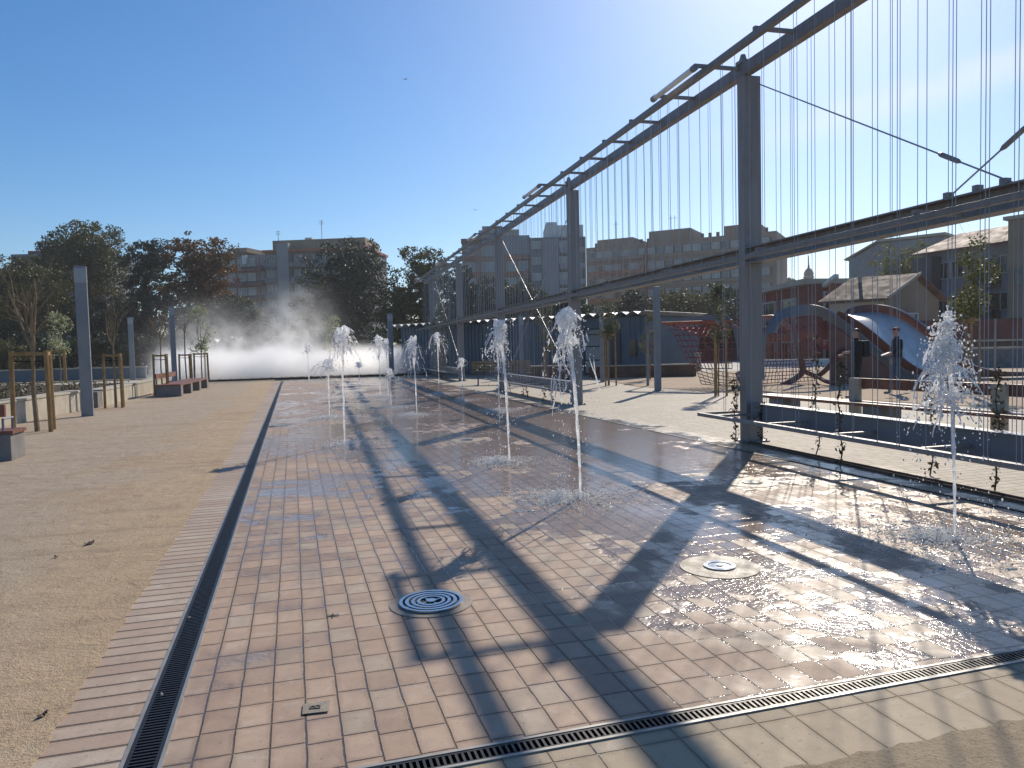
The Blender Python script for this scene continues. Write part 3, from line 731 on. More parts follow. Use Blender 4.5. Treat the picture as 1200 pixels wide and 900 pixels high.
# ================================================================== SITE FURNITURE, LEFT
def square_post(label, base, h, wd=0.27, group='square grey lamp posts', lens=True):
    t = thing('lamp_post', label, 'lamp post', (base.x, base.y, 0), R(8), group)
    mb = MB(); mb.bx(-wd/2, wd/2, -wd*0.3, wd*0.3, 0, h); p_ = mb.build('shaft', M['lamp'], t, bevel=0.012)
    if lens:
        mb = MB(); mb.bx(-wd/2-0.003, wd/2+0.003, -wd*0.3-0.004, wd*0.3+0.004, h-0.42, h-0.06); mb.build('light_panel', M['lens'], t)
    mb = MB(); mb.bx(-wd/2-0.05, wd/2+0.05, -wd*0.3-0.05, wd*0.3+0.05, -0.01, 0.012); mb.build('base_plate', M['lamp'], t)
square_post('tall square grey lamp post nearest on the sand beside the low pale wall', gnd(103, 488), 3.8)
square_post('square grey lamp post rising out of the pale bench in front of the mist', gnd(205, 449), 4.1)
square_post('slim grey lamp post behind the end of the pale planter wall', gnd(156, 445.5), 3.95, 0.3)
square_post('distant bluish lamp post half hidden behind the nearest one', dpt(83, 437, 70), 3.6, 0.3)
square_post('slim lamp post standing by the left end of the blue shed', dpt(459, 437.5, 43), 3.6, 0.27)
square_post('grey lamp post in front of the blue shed between two jets', dpt(612, 437, 36), 3.0, 0.2)
square_post('thin lamp post before the shed doors beside a staked sapling', dpt(706, 447, 30), 2.9, 0.16)
square_post('square grey post alone on the sunlit pale walkway', gnd(771, 458), 3.3, 0.2, lens=False)

def leaves(mb, c, r, n, size, rg, shell=0.35, fl=1.0):
    for i in range(n):
        while True:
            q = Vector((rg.uniform(-1, 1), rg.uniform(-1, 1), rg.uniform(-1, 1)))
            if 0.02 < q.length <= 1: break
        if q.length < shell: q = q.normalized()*rg.uniform(shell, 1)
        p = Vector(c)+Vector((q.x*r[0], q.y*r[1], q.z*r[2]))
        a = Vector((rg.gauss(0, 1), rg.gauss(0, 1), rg.gauss(0, 1)*fl)).normalized(); b_ = a.orthogonal().normalized()
        b_ = Matrix.Rotation(rg.uniform(0, 6.28), 3, a) @ b_; c_ = a.cross(b_)
        s = size*rg.uniform(0.6, 1.35)
        mb.add([p-b_*s*0.5, p+c_*s*0.28, p+b_*s*0.5, p-c_*s*0.28], [[0, 1, 2, 3]])
def branchy(mb, p, d, ln, r, depth, rg, tips, up=0.25):
    n = 4; pts = [p]; rs = [r]; q = Vector(p); dd = Vector(d)
    for i in range(n):
        dd = (dd+Vector((rg.gauss(0, .10), rg.gauss(0, .10), rg.gauss(0, .06)+up*0.15))).normalized()
        q = q+dd*ln/n; pts.append(Vector(q)); rs.append(r*(1-0.55*(i+1)/n))
    mb.tube(pts, rs, 5)
    tips.append(Vector(q))
    if depth > 0:
        for k in range(rg.choice((2, 3, 3))):
            i = rg.choice((1, 2, 3, 4))
            a = rg.uniform(0, 6.28); sp_ = rg.uniform(0.35, 0.75)
            o = dd.orthogonal().normalized(); o = Matrix.Rotation(a, 3, dd) @ o
            branchy(mb, pts[i], (dd+o*sp_).normalized(), ln*rg.uniform(0.5, 0.75), rs[i]*0.65, depth-1, rg, tips, up)
def stakes(label, base, h, wd=0.5, rot=0.0, n=3, r=0.04):
    t = thing('tree_stakes', label, 'stakes', (base.x, base.y, 0), rot, 'wooden stake frames round the young trees')
    pts = [(-wd/2, -wd*0.25), (wd/2, -wd*0.25), (wd*0.22, wd*0.45)][:n]
    for (x, y) in pts:
        mb = MB(); mb.tube([(x, y, 0), (x*0.94, y*0.94, h)], r, 8); mb.build('stake', M['stake'], t, smooth=False)
    for i in range(3):
        a, b_ = pts[i], pts[(i+1) % 3]
        mb = MB(); mb.bar((a[0]*0.94, a[1]*0.94, h-0.06), (b_[0]*0.94, b_[1]*0.94, h-0.06), r*1.2, r*1.6); mb.build('crossbar', M['stake'], t)
    mb = MB(); mb.tube([(pts[0][0]*.9, pts[0][1]*.9, h-0.2), (0, 0, h-0.22), (pts[1][0]*.9, pts[1][1]*.9, h-0.2)], 0.012, 5); mb.build('tie_strap', M['black'], t)
    return t
def sapling(label, base, h, kind, seed, crown=None, stem=0.028, nleaf=500, leaf=0.07, lm='olive', cz=(0.5, 1.0), cat='young tree'):
    rg = random.Random(seed)
    t = thing('young_tree', label, cat, (base.x, base.y, 0), 0, 'young trees held by stakes')
    mb = MB(); tips = []
    hs = h*cz[0]
    trunk = [(0, 0, 0), (rg.gauss(0, .02), rg.gauss(0, .02), hs*0.5), (rg.gauss(0, .02), rg.gauss(0, .02), hs)]
    mb.tube(trunk, [stem, stem*0.85, stem*0.7], 7)
    p = Vector(trunk[-1])
    nb = 4 if kind == 'bare' else 3
    for i in range(nb):
        a = 6.28*i/nb+rg.uniform(-.5, .5)
        branchy(mb, p+Vector((0, 0, -0.1*rg.random())), Vector((0.32*math.cos(a), 0.32*math.sin(a), 1)).normalized(), (h-hs)*rg.uniform(0.5, 0.75), stem*0.6, 3 if kind == 'bare' else 2, rg, tips, 0.5)
    mb.build('trunk', M['bark_l'], t)
    cb = MB(); rx = crown or 0.5
    if kind == 'bare':
        for tp in tips[::2]: leaves(cb, tp, (0.12, 0.12, 0.12), max(1, nleaf//len(tips)), leaf, rg)
        cb.build('sparse_leaves', M[lm], t)
    else:
        zc = (h*cz[0]*0.92, h)
        for i in range(16):
            f = rg.random(); z = zc[0]+(zc[1]-zc[0])*f
            rr_ = rx*(1-abs(f-0.42)*1.25)*0.9
            a = rg.uniform(0, 6.28); q = rr_*rg.random()**0.6
            leaves(cb, (q*math.cos(a), q*math.sin(a), z), (rx*0.40, rx*0.40, rx*0.46), int(nleaf*2.0)//16, leaf, rg, 0.1)
        cb.build('crown', M[lm], t)
    return t
b1 = gnd(44, 506); stakes('thick ochre stake frame nearest on the left, by the tall lamp post', b1, 1.66, 0.72, R(-12), r=0.045)
sapling('tall leafless young tree inside the nearest ochre stakes', b1, 3.9, 'bare', 5, stem=0.05, nleaf=140, leaf=0.06, lm='ylw', cz=(0.42, 1))
b2 = gnd(136, 478); stakes('ochre stake frame beside the end block of the pale planter wall', b2, 1.6, 0.5, R(-15), r=0.04)
sapling('small leafless tree with spreading twigs in the second stake frame', b2, 3.35, 'bare', 15, stem=0.04, nleaf=160, leaf=0.06, lm='ylw', cz=(0.55, 1))
b3 = gnd(191, 463.5); stakes('stake frame casting a shadow just left of the pale bench', b3, 1.56, 0.5, R(-20), r=0.04)
sapling('slim bare tree with a few reddish leaves near the pale bench', b3, 3.5, 'bare', 25, stem=0.03, nleaf=120, leaf=0.06, lm='russet', cz=(0.6, 1))
b4 = gnd(219, 449); stakes('dark stake frame directly behind the pale bench', b4, 1.56, 0.62, R(-5), r=0.05)
sapling('thin dark stemmed sapling against the mist behind the bench', b4, 3.6, 'bare', 35, stem=0.04, nleaf=90, leaf=0.06, lm='russet', cz=(0.75, 1))
b5 = gnd(237, 447.5); stakes('three legged stake frame outlined against the bright white mist', b5, 1.6, 0.72, R(0), r=0.05)
sapling('young tree with pale yellow leaves outlined against the mist', b5, 4.1, 'leafy', 45, crown=0.75, stem=0.04, nleaf=330, leaf=0.13, lm='blossom', cz=(0.45, 1))
b6 = gnd(71, 450); stakes('stake frame inside the planted bed behind the low wall', b6, 2.0, 0.7, R(0), r=0.05)
sapling('white flowering young tree in the planted bed', b6, 4.1, 'leafy', 55, crown=0.95, stem=0.04, nleaf=380, leaf=0.15, lm='blossom', cz=(0.42, 1))
b7 = gnd(393, 441); stakes('stake frame seen behind the slim bulging jet', b7, 1.6, 0.6, R(0), r=0.045)
sapling('sapling with dry tan leaves in front of the mist by the jets', b7, 3.6, 'leafy', 65, crown=0.75, stem=0.035, nleaf=320, leaf=0.13, lm='blossom', cz=(0.42, 1))
b8 = dpt(641, 445, 31); b8.z = 0; stakes('stake frame behind the round crowned jet near the slatted bench', b8, 1.5, 0.5, R(20), r=0.035)
sapling('green sapling against the shed beside the round crowned jet', b8, 3.2, 'leafy', 75, crown=0.55, stem=0.03, nleaf=480, leaf=0.085, lm='olive', cz=(0.5, 1))
b9 = gnd(714, 452); stakes('stake frame on the walkway in front of the shed doors', b9, 1.9, 0.46, R(10), r=0.03)
sapling('olive leaved sapling in front of the shed doors', b9, 3.15, 'leafy', 85, crown=0.46, stem=0.025, nleaf=620, leaf=0.075, lm='olive', cz=(0.60, 1))
b10 = gnd(842, 464); stakes('stake frame casting long shadows on the walkway left of the first post', b10, 1.75, 0.42, R(10), r=0.028)
sapling('bushy green sapling just left of the first pergola post', b10, 3.0, 'leafy', 95, crown=0.42, stem=0.022, nleaf=720, leaf=0.065, lm='olive', cz=(0.58, 1))
b11 = dpt(762, 440, 31); b11.z = 0; stakes('small stake frame beside the square post on the walkway', b11, 1.6, 0.4, R(0), r=0.03)
sapling('small grey green sapling half behind the square walkway post', b11, 2.6, 'leafy', 105, crown=0.45, stem=0.025, nleaf=420, leaf=0.08, lm='olive', cz=(0.45, 1))
b12 = dpt(1138, 460, 18.5); b12.z = 0; stakes('stake frame behind the foreground jet, near the curved slide end', b12, 1.95, 0.4, R(15), r=0.03)
sapling('tall sapling with sunlit yellow green leaves above the foreground jet', b12, 4.2, 'leafy', 115, crown=0.62, stem=0.026, nleaf=900, leaf=0.085, lm='ylw', cz=(0.48, 1))
b13 = dpt(517, 445, 38); b13.z = 0; stakes('stake frame before the shed at its left end, behind the wires', b13, 1.6, 0.5, R(0), r=0.04)
sapling('sparse sapling rising beside the far diagonal brace cable', b13, 3.7, 'leafy', 125, crown=0.5, stem=0.03, nleaf=260, leaf=0.12, lm='olive', cz=(0.45, 1))

# low pale planter wall and its bed
def wallblock(label, p0, p1, h, th, m_, name='planter_wall', cap=True):
    p0 = Vector(p0); p1 = Vector(p1); d = (p1-p0); ln = d.length
    rz = math.atan2(d.y, d.x)
    t = thing(name, label, 'low wall', (p0.x, p0.y, 0), rz)
    mb = MB(); mb.bx(0, ln, 0, th, 0, h); mb.build('wall_block', m_, t, bevel=0.015)
    if cap:
        mb = MB(); n = max(1, int(ln/2.0))
        for i in range(n): mb.bx(i*ln/n+0.006, (i+1)*ln/n-0.006, -0.02, th+0.02, h, h+0.05)
        mb.build('coping', M['conc'], t, bevel=0.008)
    return t
wallblock('long pale concrete planter wall on the left behind the nearest stakes', (-6.9, 12.0, 0), (-5.75, 24.0, 0), 0.52, 0.45, M['conc'])
wallblock('dark end face block of the pale planter wall between lamp post and stakes', (-6.55, 24.4, 0), (-5.55, 24.4, 0), 0.48, 0.5, M['conc_d'], cap=False)
for k, (ya, yb) in enumerate(((24.95, 28.2), (28.3, 31.8), (31.9, 36.5))):
    wallblock(['first pale block of the far planter wall, next to the dark end block', 'middle pale block of the far planter wall', 'last pale block of the far planter wall, near the bench'][k],
              (-5.55+0.02*k, ya, 0), (-5.50+0.02*k, yb, 0), 0.48, 0.45, M['conc'])
sheet('planting_bed', [(-40, 13), (-7.3, 13), (-6.2, 24.3), (-6.05, 36.6), (-14, 43), (-40, 43)], 0.22, M['soil'])
rg = random.Random(8); mb = MB()
for i in range(520):
    x = rg.uniform(-30, -6.6); y = rg.uniform(15, 42)
    if x > -7.4+ (y-12)*0.09: continue
    if y > 36.6 and x > -6.05-1.24*(y-36.6)-0.4: continue
    leaves(mb, (x, y, 0.32), (0.28, 0.28, 0.16), 16, 0.12, rg, 0.0)
tag(mb.build('bed_plants', M['ground_cover']), kind='stuff')
t = thing('bed_parapet', 'low blue grey parapet with pale coping behind the planted bed', 'low wall', (-30, 55, 0))
mb = MB(); mb.bx(-70, -9.5, 54.8, 55.1, 0, 0.75); mb.build('parapet', M['bluegrey'], t, world=True)
mb = MB(); mb.bx(-70, -9.45, 54.75, 55.15, 0.75, 0.83); mb.build('coping', M['conc'], t, world=True)

# benches, left
def bench_block(label, p, rz, ln, nb, back=False, wd=0.6, group='concrete and wood benches'):
    t = thing('bench', label, 'bench', (p.x, p.y, 0), rz, group)
    for i in range(nb):
        y = (ln-0.45)*i/max(1, nb-1)
        mb = MB(); mb.bx(-wd/2, wd/2, y, y+0.45, 0, 0.40); mb.build('support', M['conc_d'], t, bevel=0.012)
    mb = MB()
    for j in range(4):
        x = -wd/2+0.0+j*wd/4; mb.bx(x+0.006, x+wd/4-0.006, -0.03, ln+0.03, 0.401, 0.45)
    mb.build('seat', M['wood'], t)
    if back:
        mb = MB(); mb.bx(-wd/2-0.02, -wd/2+0.04, ln*0.0+0.05, ln*0.55, 0.66, 0.84); mb.build('backrest', M['wood'], t)
        for yy in (0.25, ln*0.5):
            mb = MB(); mb.bx(-wd/2-0.03, -wd/2-0.021+0.04, yy, yy+0.06, 0.3, 0.70); mb.build('back_bracket', M['lamp'], t)
    return t
bench_block('pale concrete block bench with plank seat and short backrest before the mist', Vector((-4.35, 29.2, 0)), R(-2), 6.8, 4, True, 0.85)
tb_ = bench_block('grey bench cut off by the left edge, with an orange brown seat', Vector((-4.02, 12.82, 0)), R(90), 2.2, 2, True, 0.6)

mb = MB(); mb.tube([(-0.2, 0.12, 0.45), (-0.2, 0.12, 0.62), (0.2, 0.12, 0.62), (0.2, 0.12, 0.45)], 0.018, 8); mb.build('armrest', M['lamp'], tb_)
# ================================================================== MIST BASIN
t = thing('mist_basin', 'shallow mist basin with black rim and rows of fog nozzles at the far end', 'fountain basin', (0, 47, 0))
BX0, BX1, BY0, BY1 = -17, 9.3, 43.7, 49.5
mb = MB(); mb.bx(BX0, BX1, BY0, BY0+0.18, -0.1, 0.10); mb.bx(BX0, BX1, BY1-0.18, BY1, -0.1, 0.10); mb.bx(BX1-0.18, BX1, BY0+0.181, BY1-0.181, -0.1, 0.10)
mb.build('rim', M['iron'], t, world=True)
mb = MB(); mb.bx(BX0, BX1-0.182, BY0+0.182, BY1-0.182, -0.1, 0.06); mb.build('basin_floor', M['conc'], t, world=True)
mb = MB(); x = BX0+0.4
nz = MB()
while x < BX1-0.4:
    for yy in (BY0+0.6, BY0+2.4): nz.cyl((x, yy, 0.06), 0.03, 0.07, 8)
    x += 0.55
tag(nz.build('fog_nozzles', M['iron'], t, world=True), kind='stuff')
mm = bpy.data.materials.new('fog'); mm.use_nodes = True; tt = mm.node_tree
tt.nodes.remove(tt.nodes['Principled BSDF'])
pv = nd(tt, 'ShaderNodeVolumePrincipled'); pv.inputs['Color'].default_value = (1, 1, 1, 1); pv.inputs['Anisotropy'].default_value = 0.55
p = geo(tt); sp_ = nd(tt, 'ShaderNodeSeparateXYZ'); tt.links.new(p, sp_.inputs[0])
X, Y, Z = sp_.outputs
nz1 = noise(tt, 0.42, 4, p); nz2 = noise(tt, 1.5, 2, p)
top = mth(tt, 'ADD', 1.25, mth(tt, 'MULTIPLY', mth(tt, 'SUBTRACT', nz1, 0.5), 2.2))
low_ = ramp(tt, mth(tt, 'SUBTRACT', Z, top), (-0.9, 0.75, 1.0, 0))
xend = ramp(tt, X, (7.2, 9.2, 1, 0)); xl = ramp(tt, X, (-8.0, -5.6, 0.0, 1.0))
yw = mth(tt, 'MULTIPLY', ramp(tt, Y, (43.9, 44.6, 0, 1)), ramp(tt, Y, (47.0, 49.4, 1, 0)))
base = mth(tt, 'MULTIPLY', mth(tt, 'MULTIPLY', low_, xend), mth(tt, 'MULTIPLY', xl, yw))
def plume(xc, wd, zt, amp):
    dx = mth(tt, 'ADD', mth(tt, 'SUBTRACT', X, xc), mth(tt, 'MULTIPLY', mth(tt, 'SUBTRACT', nz1, 0.5), 2.5))
    g_ = mth(tt, 'POWER', 2.718, mth(tt, 'MULTIPLY', mth(tt, 'MULTIPLY', dx, dx), -1/(wd*wd)))
    fz = ramp(tt, Z, (0.4, zt, 1, 0))
    return mth(tt, 'MULTIPLY', mth(tt, 'MULTIPLY', g_, fz), amp)
pl_ = mth(tt, 'ADD', plume(0.3, 1.6, 6.2, 0.34), plume(-4.6, 2.0, 5.4, 0.22))
pl_ = mth(tt, 'ADD', pl_, plume(-2.4, 3.0, 3.8, 0.24))
pl_ = mth(tt, 'MULTIPLY', mth(tt, 'MULTIPLY', pl_, yw), ramp(tt, nz2, (0.32, 0.66, 0.12, 1.6)))
dens = mth(tt, 'ADD', mth(tt, 'MULTIPLY', base, 2.3), pl_)
tt.links.new(dens, pv.inputs['Density']); tt.links.new(pv.outputs[0], tt.nodes['Material Output'].inputs['Volume'])
mb = MB(); mb.bx(BX0+0.3, BX1+0.2, 43.9, 49.4, 0.11, 6.6); tag(mb.build('mist', mm), kind='stuff')

# ================================================================== RIGHT SIDE FURNITURE
# plank benches on the walkway
def plank_bench(label, a, b_, back_from=None, sup=(0.08, 0.5, 0.92), group='plank benches by the play sand'):
    a = Vector(a); b_ = Vector(b_); d = b_-a; ln = d.length
    t = thing('bench', label, 'bench', (a.x, a.y, 0), math.atan2(d.y, d.x), group)
    mb = MB(); mb.bx(0, ln, -0.22, -0.005, 0.41, 0.46); mb.bx(0, ln, 0.005, 0.22, 0.41, 0.46); mb.build('seat', M['wood'], t, bevel=0.006)
    for f in sup:
        mb = MB(); mb.bx(f*ln-0.2, f*ln+0.2, -0.2, 0.2, 0, 0.409); mb.build('support', M['conc_d'], t, bevel=0.01)
    if back_from is not None:
        mb = MB(); mb.bx(back_from, ln, 0.255, 0.30, 0.66, 0.83); mb.build('backrest', M['wood'], t, bevel=0.006)
        q = back_from+0.02
        while q < ln:
            mb = MB(); mb.prism([(q, 0.18), (q+0.22, 0.18), (q+0.22, 0.254), (q, 0.254)], 0.0, 0.832); mb.build('back_post', M['conc'], t, bevel=0.008)
            q += 2.6
    return t
plank_bench('red brown plank bench behind the near wire frame, right half with a backrest', gnd(893, 462, 0.45), gnd(1330, 497, 0.45), 2.05, (0.1, 0.45, 0.92))
# slatted bench near the shed
t = thing('bench', 'dark slatted bench with tilted wooden back in front of the shed', 'bench', dpt(588, 447, 30).to_tuple()[:2]+(0,), R(-14))
for x in (-0.95, 0, 0.95):
    mb = MB(); mb.bx(x-0.03, x+0.03, -0.25, 0.25, 0, 0.42); mb.bar((x, 0.25, 0.4), (x, 0.42, 0.95), 0.05, 0.05); mb.build('leg_frame', M['conc_d'], t)
mb = MB()
for j in range(5): mb.bx(-1.2, 1.2, -0.26+j*0.11, -0.17+j*0.11, 0.4205, 0.46)
mb.build('seat', M['corten'], t)
mb = MB()
for j in range(4): mb.bx(-1.2, 1.2, 0.265+j*0.042, 0.295+j*0.042, 0.52+j*0.115, 0.61+j*0.115)
mb.build('backrest', M['stake'], t)
# timber edging
def edging(label, px0, px1, py, D0, D1, h, m_=None):
    a = dpt(px0, py, D0); b_ = dpt(px1, py, D1); a.z = b_.z = 0
    d = b_-a
    t = thing('sleeper_wall', label, 'edging', (a.x, a.y, 0), math.atan2(d.y, d.x))
    mb = MB(); mb.bx(0, d.length, 0, 0.35, 0, h); mb.build('sleepers', m_ or M['corten'], t, bevel=0.01)
    mb = MB(); mb.bx(-0.02, d.length+0.02, -0.03, 0.38, h, h+0.05); mb.build('capping', M['conc'], t)
edging('long brown sleeper edging with pale cap in front of the shed and play sand', 690, 816, 433, 33.5, 33, 0.52)
edging('short brown sleeper seat wall beside the slatted bench', 616, 668, 438, 33, 32.5, 0.6)
# climbing plants
def vine(label, x, y, h, seed, n=60, leaf=0.05, top=None, wob=0.05):
    rg = random.Random(seed)
    t = thing('climbing_plant', label, 'climber', (x, y, 0), 0, 'young climbers on the wires')
    mb = MB(); pts = []; k = 18
    for i in range(k+1):
        z = h*i/k; pts.append((wob*mnoise.noise((seed, z*2.2, 0))+0.012*math.sin(z*14), wob*mnoise.noise((seed, z*2.2, 5))+0.012*math.cos(z*14), z))
    mb.tube(pts, [0.009*(1-0.5*i/k) for i in range(k+1)], 5); mb.build('stem', M['bark'], t)
    lb = MB()
    for i in range(n):
        z = h*rg.random()**0.8; q = pts[min(k, int(z/h*k))]
        leaves(lb, (q[0]+rg.gauss(0, .025), q[1]+rg.gauss(0, .025), z), (0.03, 0.03, 0.03), 1, leaf, rg, 0)
    lb.build('leaves', M['vine'], t)
for i, (px, py, h, n, lb) in enumerate(((957, 533, 1.55, 90, 'knotty dark climber second from the first post on the near wire frame'), (985, 545, 1.25, 70, 'dark climber leaning on its wire, right of the knotty one'),
        (1091, 557, 0.95, 70, 'short climber just left of the foreground jet'), (1167, 575, 1.2, 90, 'bushier climber right of the foreground jet'),
        (862, 517, 0.95, 90, 'leafy climber twined round the left side of the first post'), (893, 521, 0.6, 60, 'small climber at the right foot of the first post'))):
    g_ = gnd(px, py); vine(lb, g_.x, g_.y, h, 200+i, int(n*1.8), 0.05)
for i, q in enumerate((BAY+0.9, BAY+1.7, BAY+3.4, BAY+3.9, BAY+5.4, BAY+6.3)):
    p_ = pl(-0.35, q, 0); vine(['small climber under the right end of the second wire frame', 'small climber second from the right end of the second wire frame', 'left one of a close pair of climbers under the second wire frame', 'right one of a close pair of climbers under the second wire frame', 'small climber second from the left end of the second wire frame', 'small climber under the left end of the second wire frame'][i], p_.x, p_.y, 0.42, 230+i, 26, 0.07)

# ------------------------------------------------------------------ play equipment
RV = Vector((math.cos(YAW), -math.sin(YAW), 0)); FV = FH.copy()
def cam_pt(s, z, D):    # s metres to the right of the optical axis at depth D
    return FV*D+RV*s+Vector((0, 0, z))
def smooth_pts(ctrl, n=10):
    out = []
    P_ = [Vector(c) for c in ctrl]
    for i in range(len(P_)-1):
        p0 = P_[max(i-1, 0)]; p1 = P_[i]; p2 = P_[i+1]; p3 = P_[min(i+2, len(P_)-1)]
        for k in range(n):
            u = k/n
            out.append(0.5*((2*p1)+(-p0+p2)*u+(2*p0-5*p1+4*p2-p3)*u*u+(-p0+3*p1-3*p2+p3)*u**3))
    out.append(P_[-1]); return out
def band(mb, pts, off, th, wd):   # curved board: profile th (in the vertical plane, along the normal) by wd (across, vector off dir)
    k = len(pts); vs = []
    o = off.normalized()*wd
    for i, p in enumerate(pts):
        t_ = (pts[min(i+1, k-1)]-pts[max(i-1, 0)]).normalized()
        n_ = o.normalized().cross(t_).normalized()
        if n_.z < 0 and abs(t_.z) < 0.97: n_ = -n_
        h_ = th[i] if isinstance(th, list) else th
        for a, b_ in ((0, 0), (1, 0), (1, 1), (0, 1)): vs.append(p+o*a-n_*h_*b_)
    fs = [[3, 2, 1, 0], [(k-1)*4+j for j in range(4)]]
    for i in range(k-1):
        for j in range(4):
            j2 = (j+1) % 4; fs.append([i*4+j, i*4+j2, (i+1)*4+j2, (i+1)*4+j])
    mb.add(vs, fs)
Q = (RV*2.35+FV*1.5)           # across the slide
sl = thing('wide_slide', 'wide stainless slide between two wavy blue grey side boards on the play sand', 'slide', tuple(gnd(1010, 450))[:2]+(0,))
DN = 24.5
def ppx(px, py, D=DN): return dpt(px, py, D)
near = smooth_pts([ppx(893, 446), ppx(893, 412), ppx(899, 382), ppx(915, 363), ppx(945, 357), ppx(966, 361), ppx(985, 374), ppx(1012, 395), ppx(1040, 419), ppx(1062, 435), ppx(1085, 441), ppx(1130, 443), ppx(1215, 442)], 8)
mb = MB(); band(mb, near, Q, 0.35, 0.14)
mb.build('side_board', M['blue_pl'], sl, smooth=False, world=True)
def sub(a, b_, pts): return pts[a:b_]
red = [p+Q.normalized()*0.1415+Vector((0, 0, 0.36*math.sin(math.pi*min(1, 0.12+0.88*i/38))**0.8)) for i, p in enumerate(near[46:84])]
mb = MB(); band(mb, red, Q, 0.50, 0.07); mb.build('inner_board', M['red_pl'], sl, world=True)
far_p = smooth_pts([ppx(985, 372, 27), ppx(1000, 360, 27), ppx(1030, 357, 27), ppx(1056, 364, 27), ppx(1085, 383, 27), ppx(1112, 405, 27), ppx(1135, 425, 27), ppx(1160, 433, 27), ppx(1185, 435.5, 27), ppx(1260, 435, 27)], 8)
mb = MB(); band(mb, far_p, Q, 0.42, 0.14); mb.build('side_board', M['blue_pl'], sl, world=True)
redf = [p-Q.normalized()*0.072 for p in far_p]
mb = MB(); band(mb, redf, Q, 0.40, 0.07); mb.build('inner_board', M['red_pl'], sl, world=True)
# chute surface
top_n = smooth_pts([ppx(984, 368, 25), ppx(1003, 376, 25), ppx(1020, 390, 25), ppx(1040, 410, 25), ppx(1056, 427, 25), ppx(1075, 441, 25), ppx(1100, 446, 25), ppx(1150, 448, 25)], 8)
far_n = smooth_pts([ppx(996, 366, 27), ppx(1030, 366, 27), ppx(1058, 375, 27), ppx(1085, 394, 27), ppx(1110, 415, 27), ppx(1132, 433, 27), ppx(1158, 444, 27), ppx(1185, 447, 27)], 8)
mb = MB()
def chute(u, v):
    i = u*(len(top_n)-1); a = int(min(i, len(top_n)-2)); p_ = top_n[a].lerp(top_n[a+1], i-a); b_ = far_n[a].lerp(far_n[a+1], i-a)
    q_ = p_.lerp(b_, v); q_.z -= 0.14*math.sin(math.pi*v); return q_
mb.grid(chute, 48, 12); mb.build('chute', M['chute'], sl, smooth=True, world=True)
mb = MB()
a_ = ppx(985, 384); b_ = ppx(1058, 446)
pa = [ppx(968, 380), ppx(985, 390), ppx(1010, 411), ppx(1035, 432), ppx(1050, 446), ppx(968, 446)]
q1 = [p_+Q.normalized()*0.18 for p_ in pa]; q2 = [p_+Q.normalized()*0.30 for p_ in pa]; n_ = len(pa)
for p_ in q1+q2:
    if p_.z < 0.3 and p_.z > -0.2: p_.z = 0.0
mb.add(q1+q2, [list(range(n_)), [n_+i for i in range(n_)][::-1]]+[[i, n_+i, n_+(i+1) % n_, (i+1) % n_] for i in range(n_)])
mb.build('skirt_panel', M['red_pl'], sl, world=True)

# net tunnel (left frame)
nt_ = thing('net_climber', 'curved blue grey climbing frame hung with red rope nets behind the first post', 'climbing frame', tuple(dpt(815, 440, 25))[:2]+(0,))
DF = 25
arm = smooth_pts([dpt(757, 380, DF+1.5), dpt(766, 376, DF+1.2), dpt(800, 372, DF+.8), dpt(835, 368.5, DF), dpt(848, 368, DF), dpt(856, 377, DF), dpt(861, 396, DF), dpt(866, 420, DF), dpt(871, 440, DF), dpt(880, 452, DF)], 8)
for p_ in arm: p_.z = max(p_.z, 0.0)
mb = MB(); band(mb, arm, Q, 0.30, 0.12); mb.build('frame_board', M['blue_pl'], nt_, world=True)
arm2 = smooth_pts([dpt(872, 375, DF+3), dpt(888, 370, DF+3), dpt(903, 369, DF+3), dpt(915, 373, DF+3), dpt(928, 384, DF+3), dpt(936, 400, DF+3)], 8)
mb = MB(); band(mb, arm2, Q, 0.25, 0.12); mb.build('frame_board', M['blue_pl'], nt_, world=True)
leg_l = [dpt(759, 380, DF+1.5)+Vector((0, 0, -0.1)), Vector(tuple(dpt(759, 440, DF+1.5))[:2]+(0,))]
mb = MB(); mb.tube(leg_l, 0.05, 10); mb.build('support_post', M['lamp'], nt_, world=True)
def net(mb, A, B, C, D, nu, nv, sag=0.0, r=0.011):
    A, B, C, D = (Vector(x) for x in (A, B, C, D))
    def f(u, v):
        p_ = A.lerp(B, u).lerp(D.lerp(C, u), v); p_.z -= sag*math.sin(math.pi*u)*math.sin(math.pi*v); 
        return p_+Vector((0.03*mnoise.noise((u*9, v*9, 1)), 0.03*mnoise.noise((u*9, v*9, 4)), 0))
    for i in range(nu+1): mb.tube([f(i/nu, k/10) for k in range(11)], r, 4, False)
    for j in range(nv+1): mb.tube([f(k/10, j/nv) for k in range(11)], r, 4, False)
mb = MB(); net(mb, dpt(783, 380, DF), dpt(856, 378, DF), dpt(858, 432, DF), dpt(812, 432, DF), 12, 8, 0, 0.015)
net(mb, dpt(783, 380, DF), dpt(856, 378, DF), dpt(866, 384, DF+2.5), dpt(800, 384, DF+2.5), 10, 5, 0.35, 0.016)
mb.build('rope_net', M['rope'], nt_, world=True)
mb = MB(); mb.tube([dpt(776, 379, DF), dpt(858, 376, DF)], 0.05, 8); mb.tube([dpt(866, 373, DF+1), dpt(902, 371, DF+2)], 0.06, 8); mb.build('rope_tube', M['rope_o'], nt_, world=True)
mb = MB(); net(mb, dpt(815, 430, DF), dpt(872, 440, DF), dpt(872, 455, DF-3), dpt(822, 450, DF-3), 9, 5, 0.1, 0.012); mb.build('low_net', M['corten'], nt_, world=True)
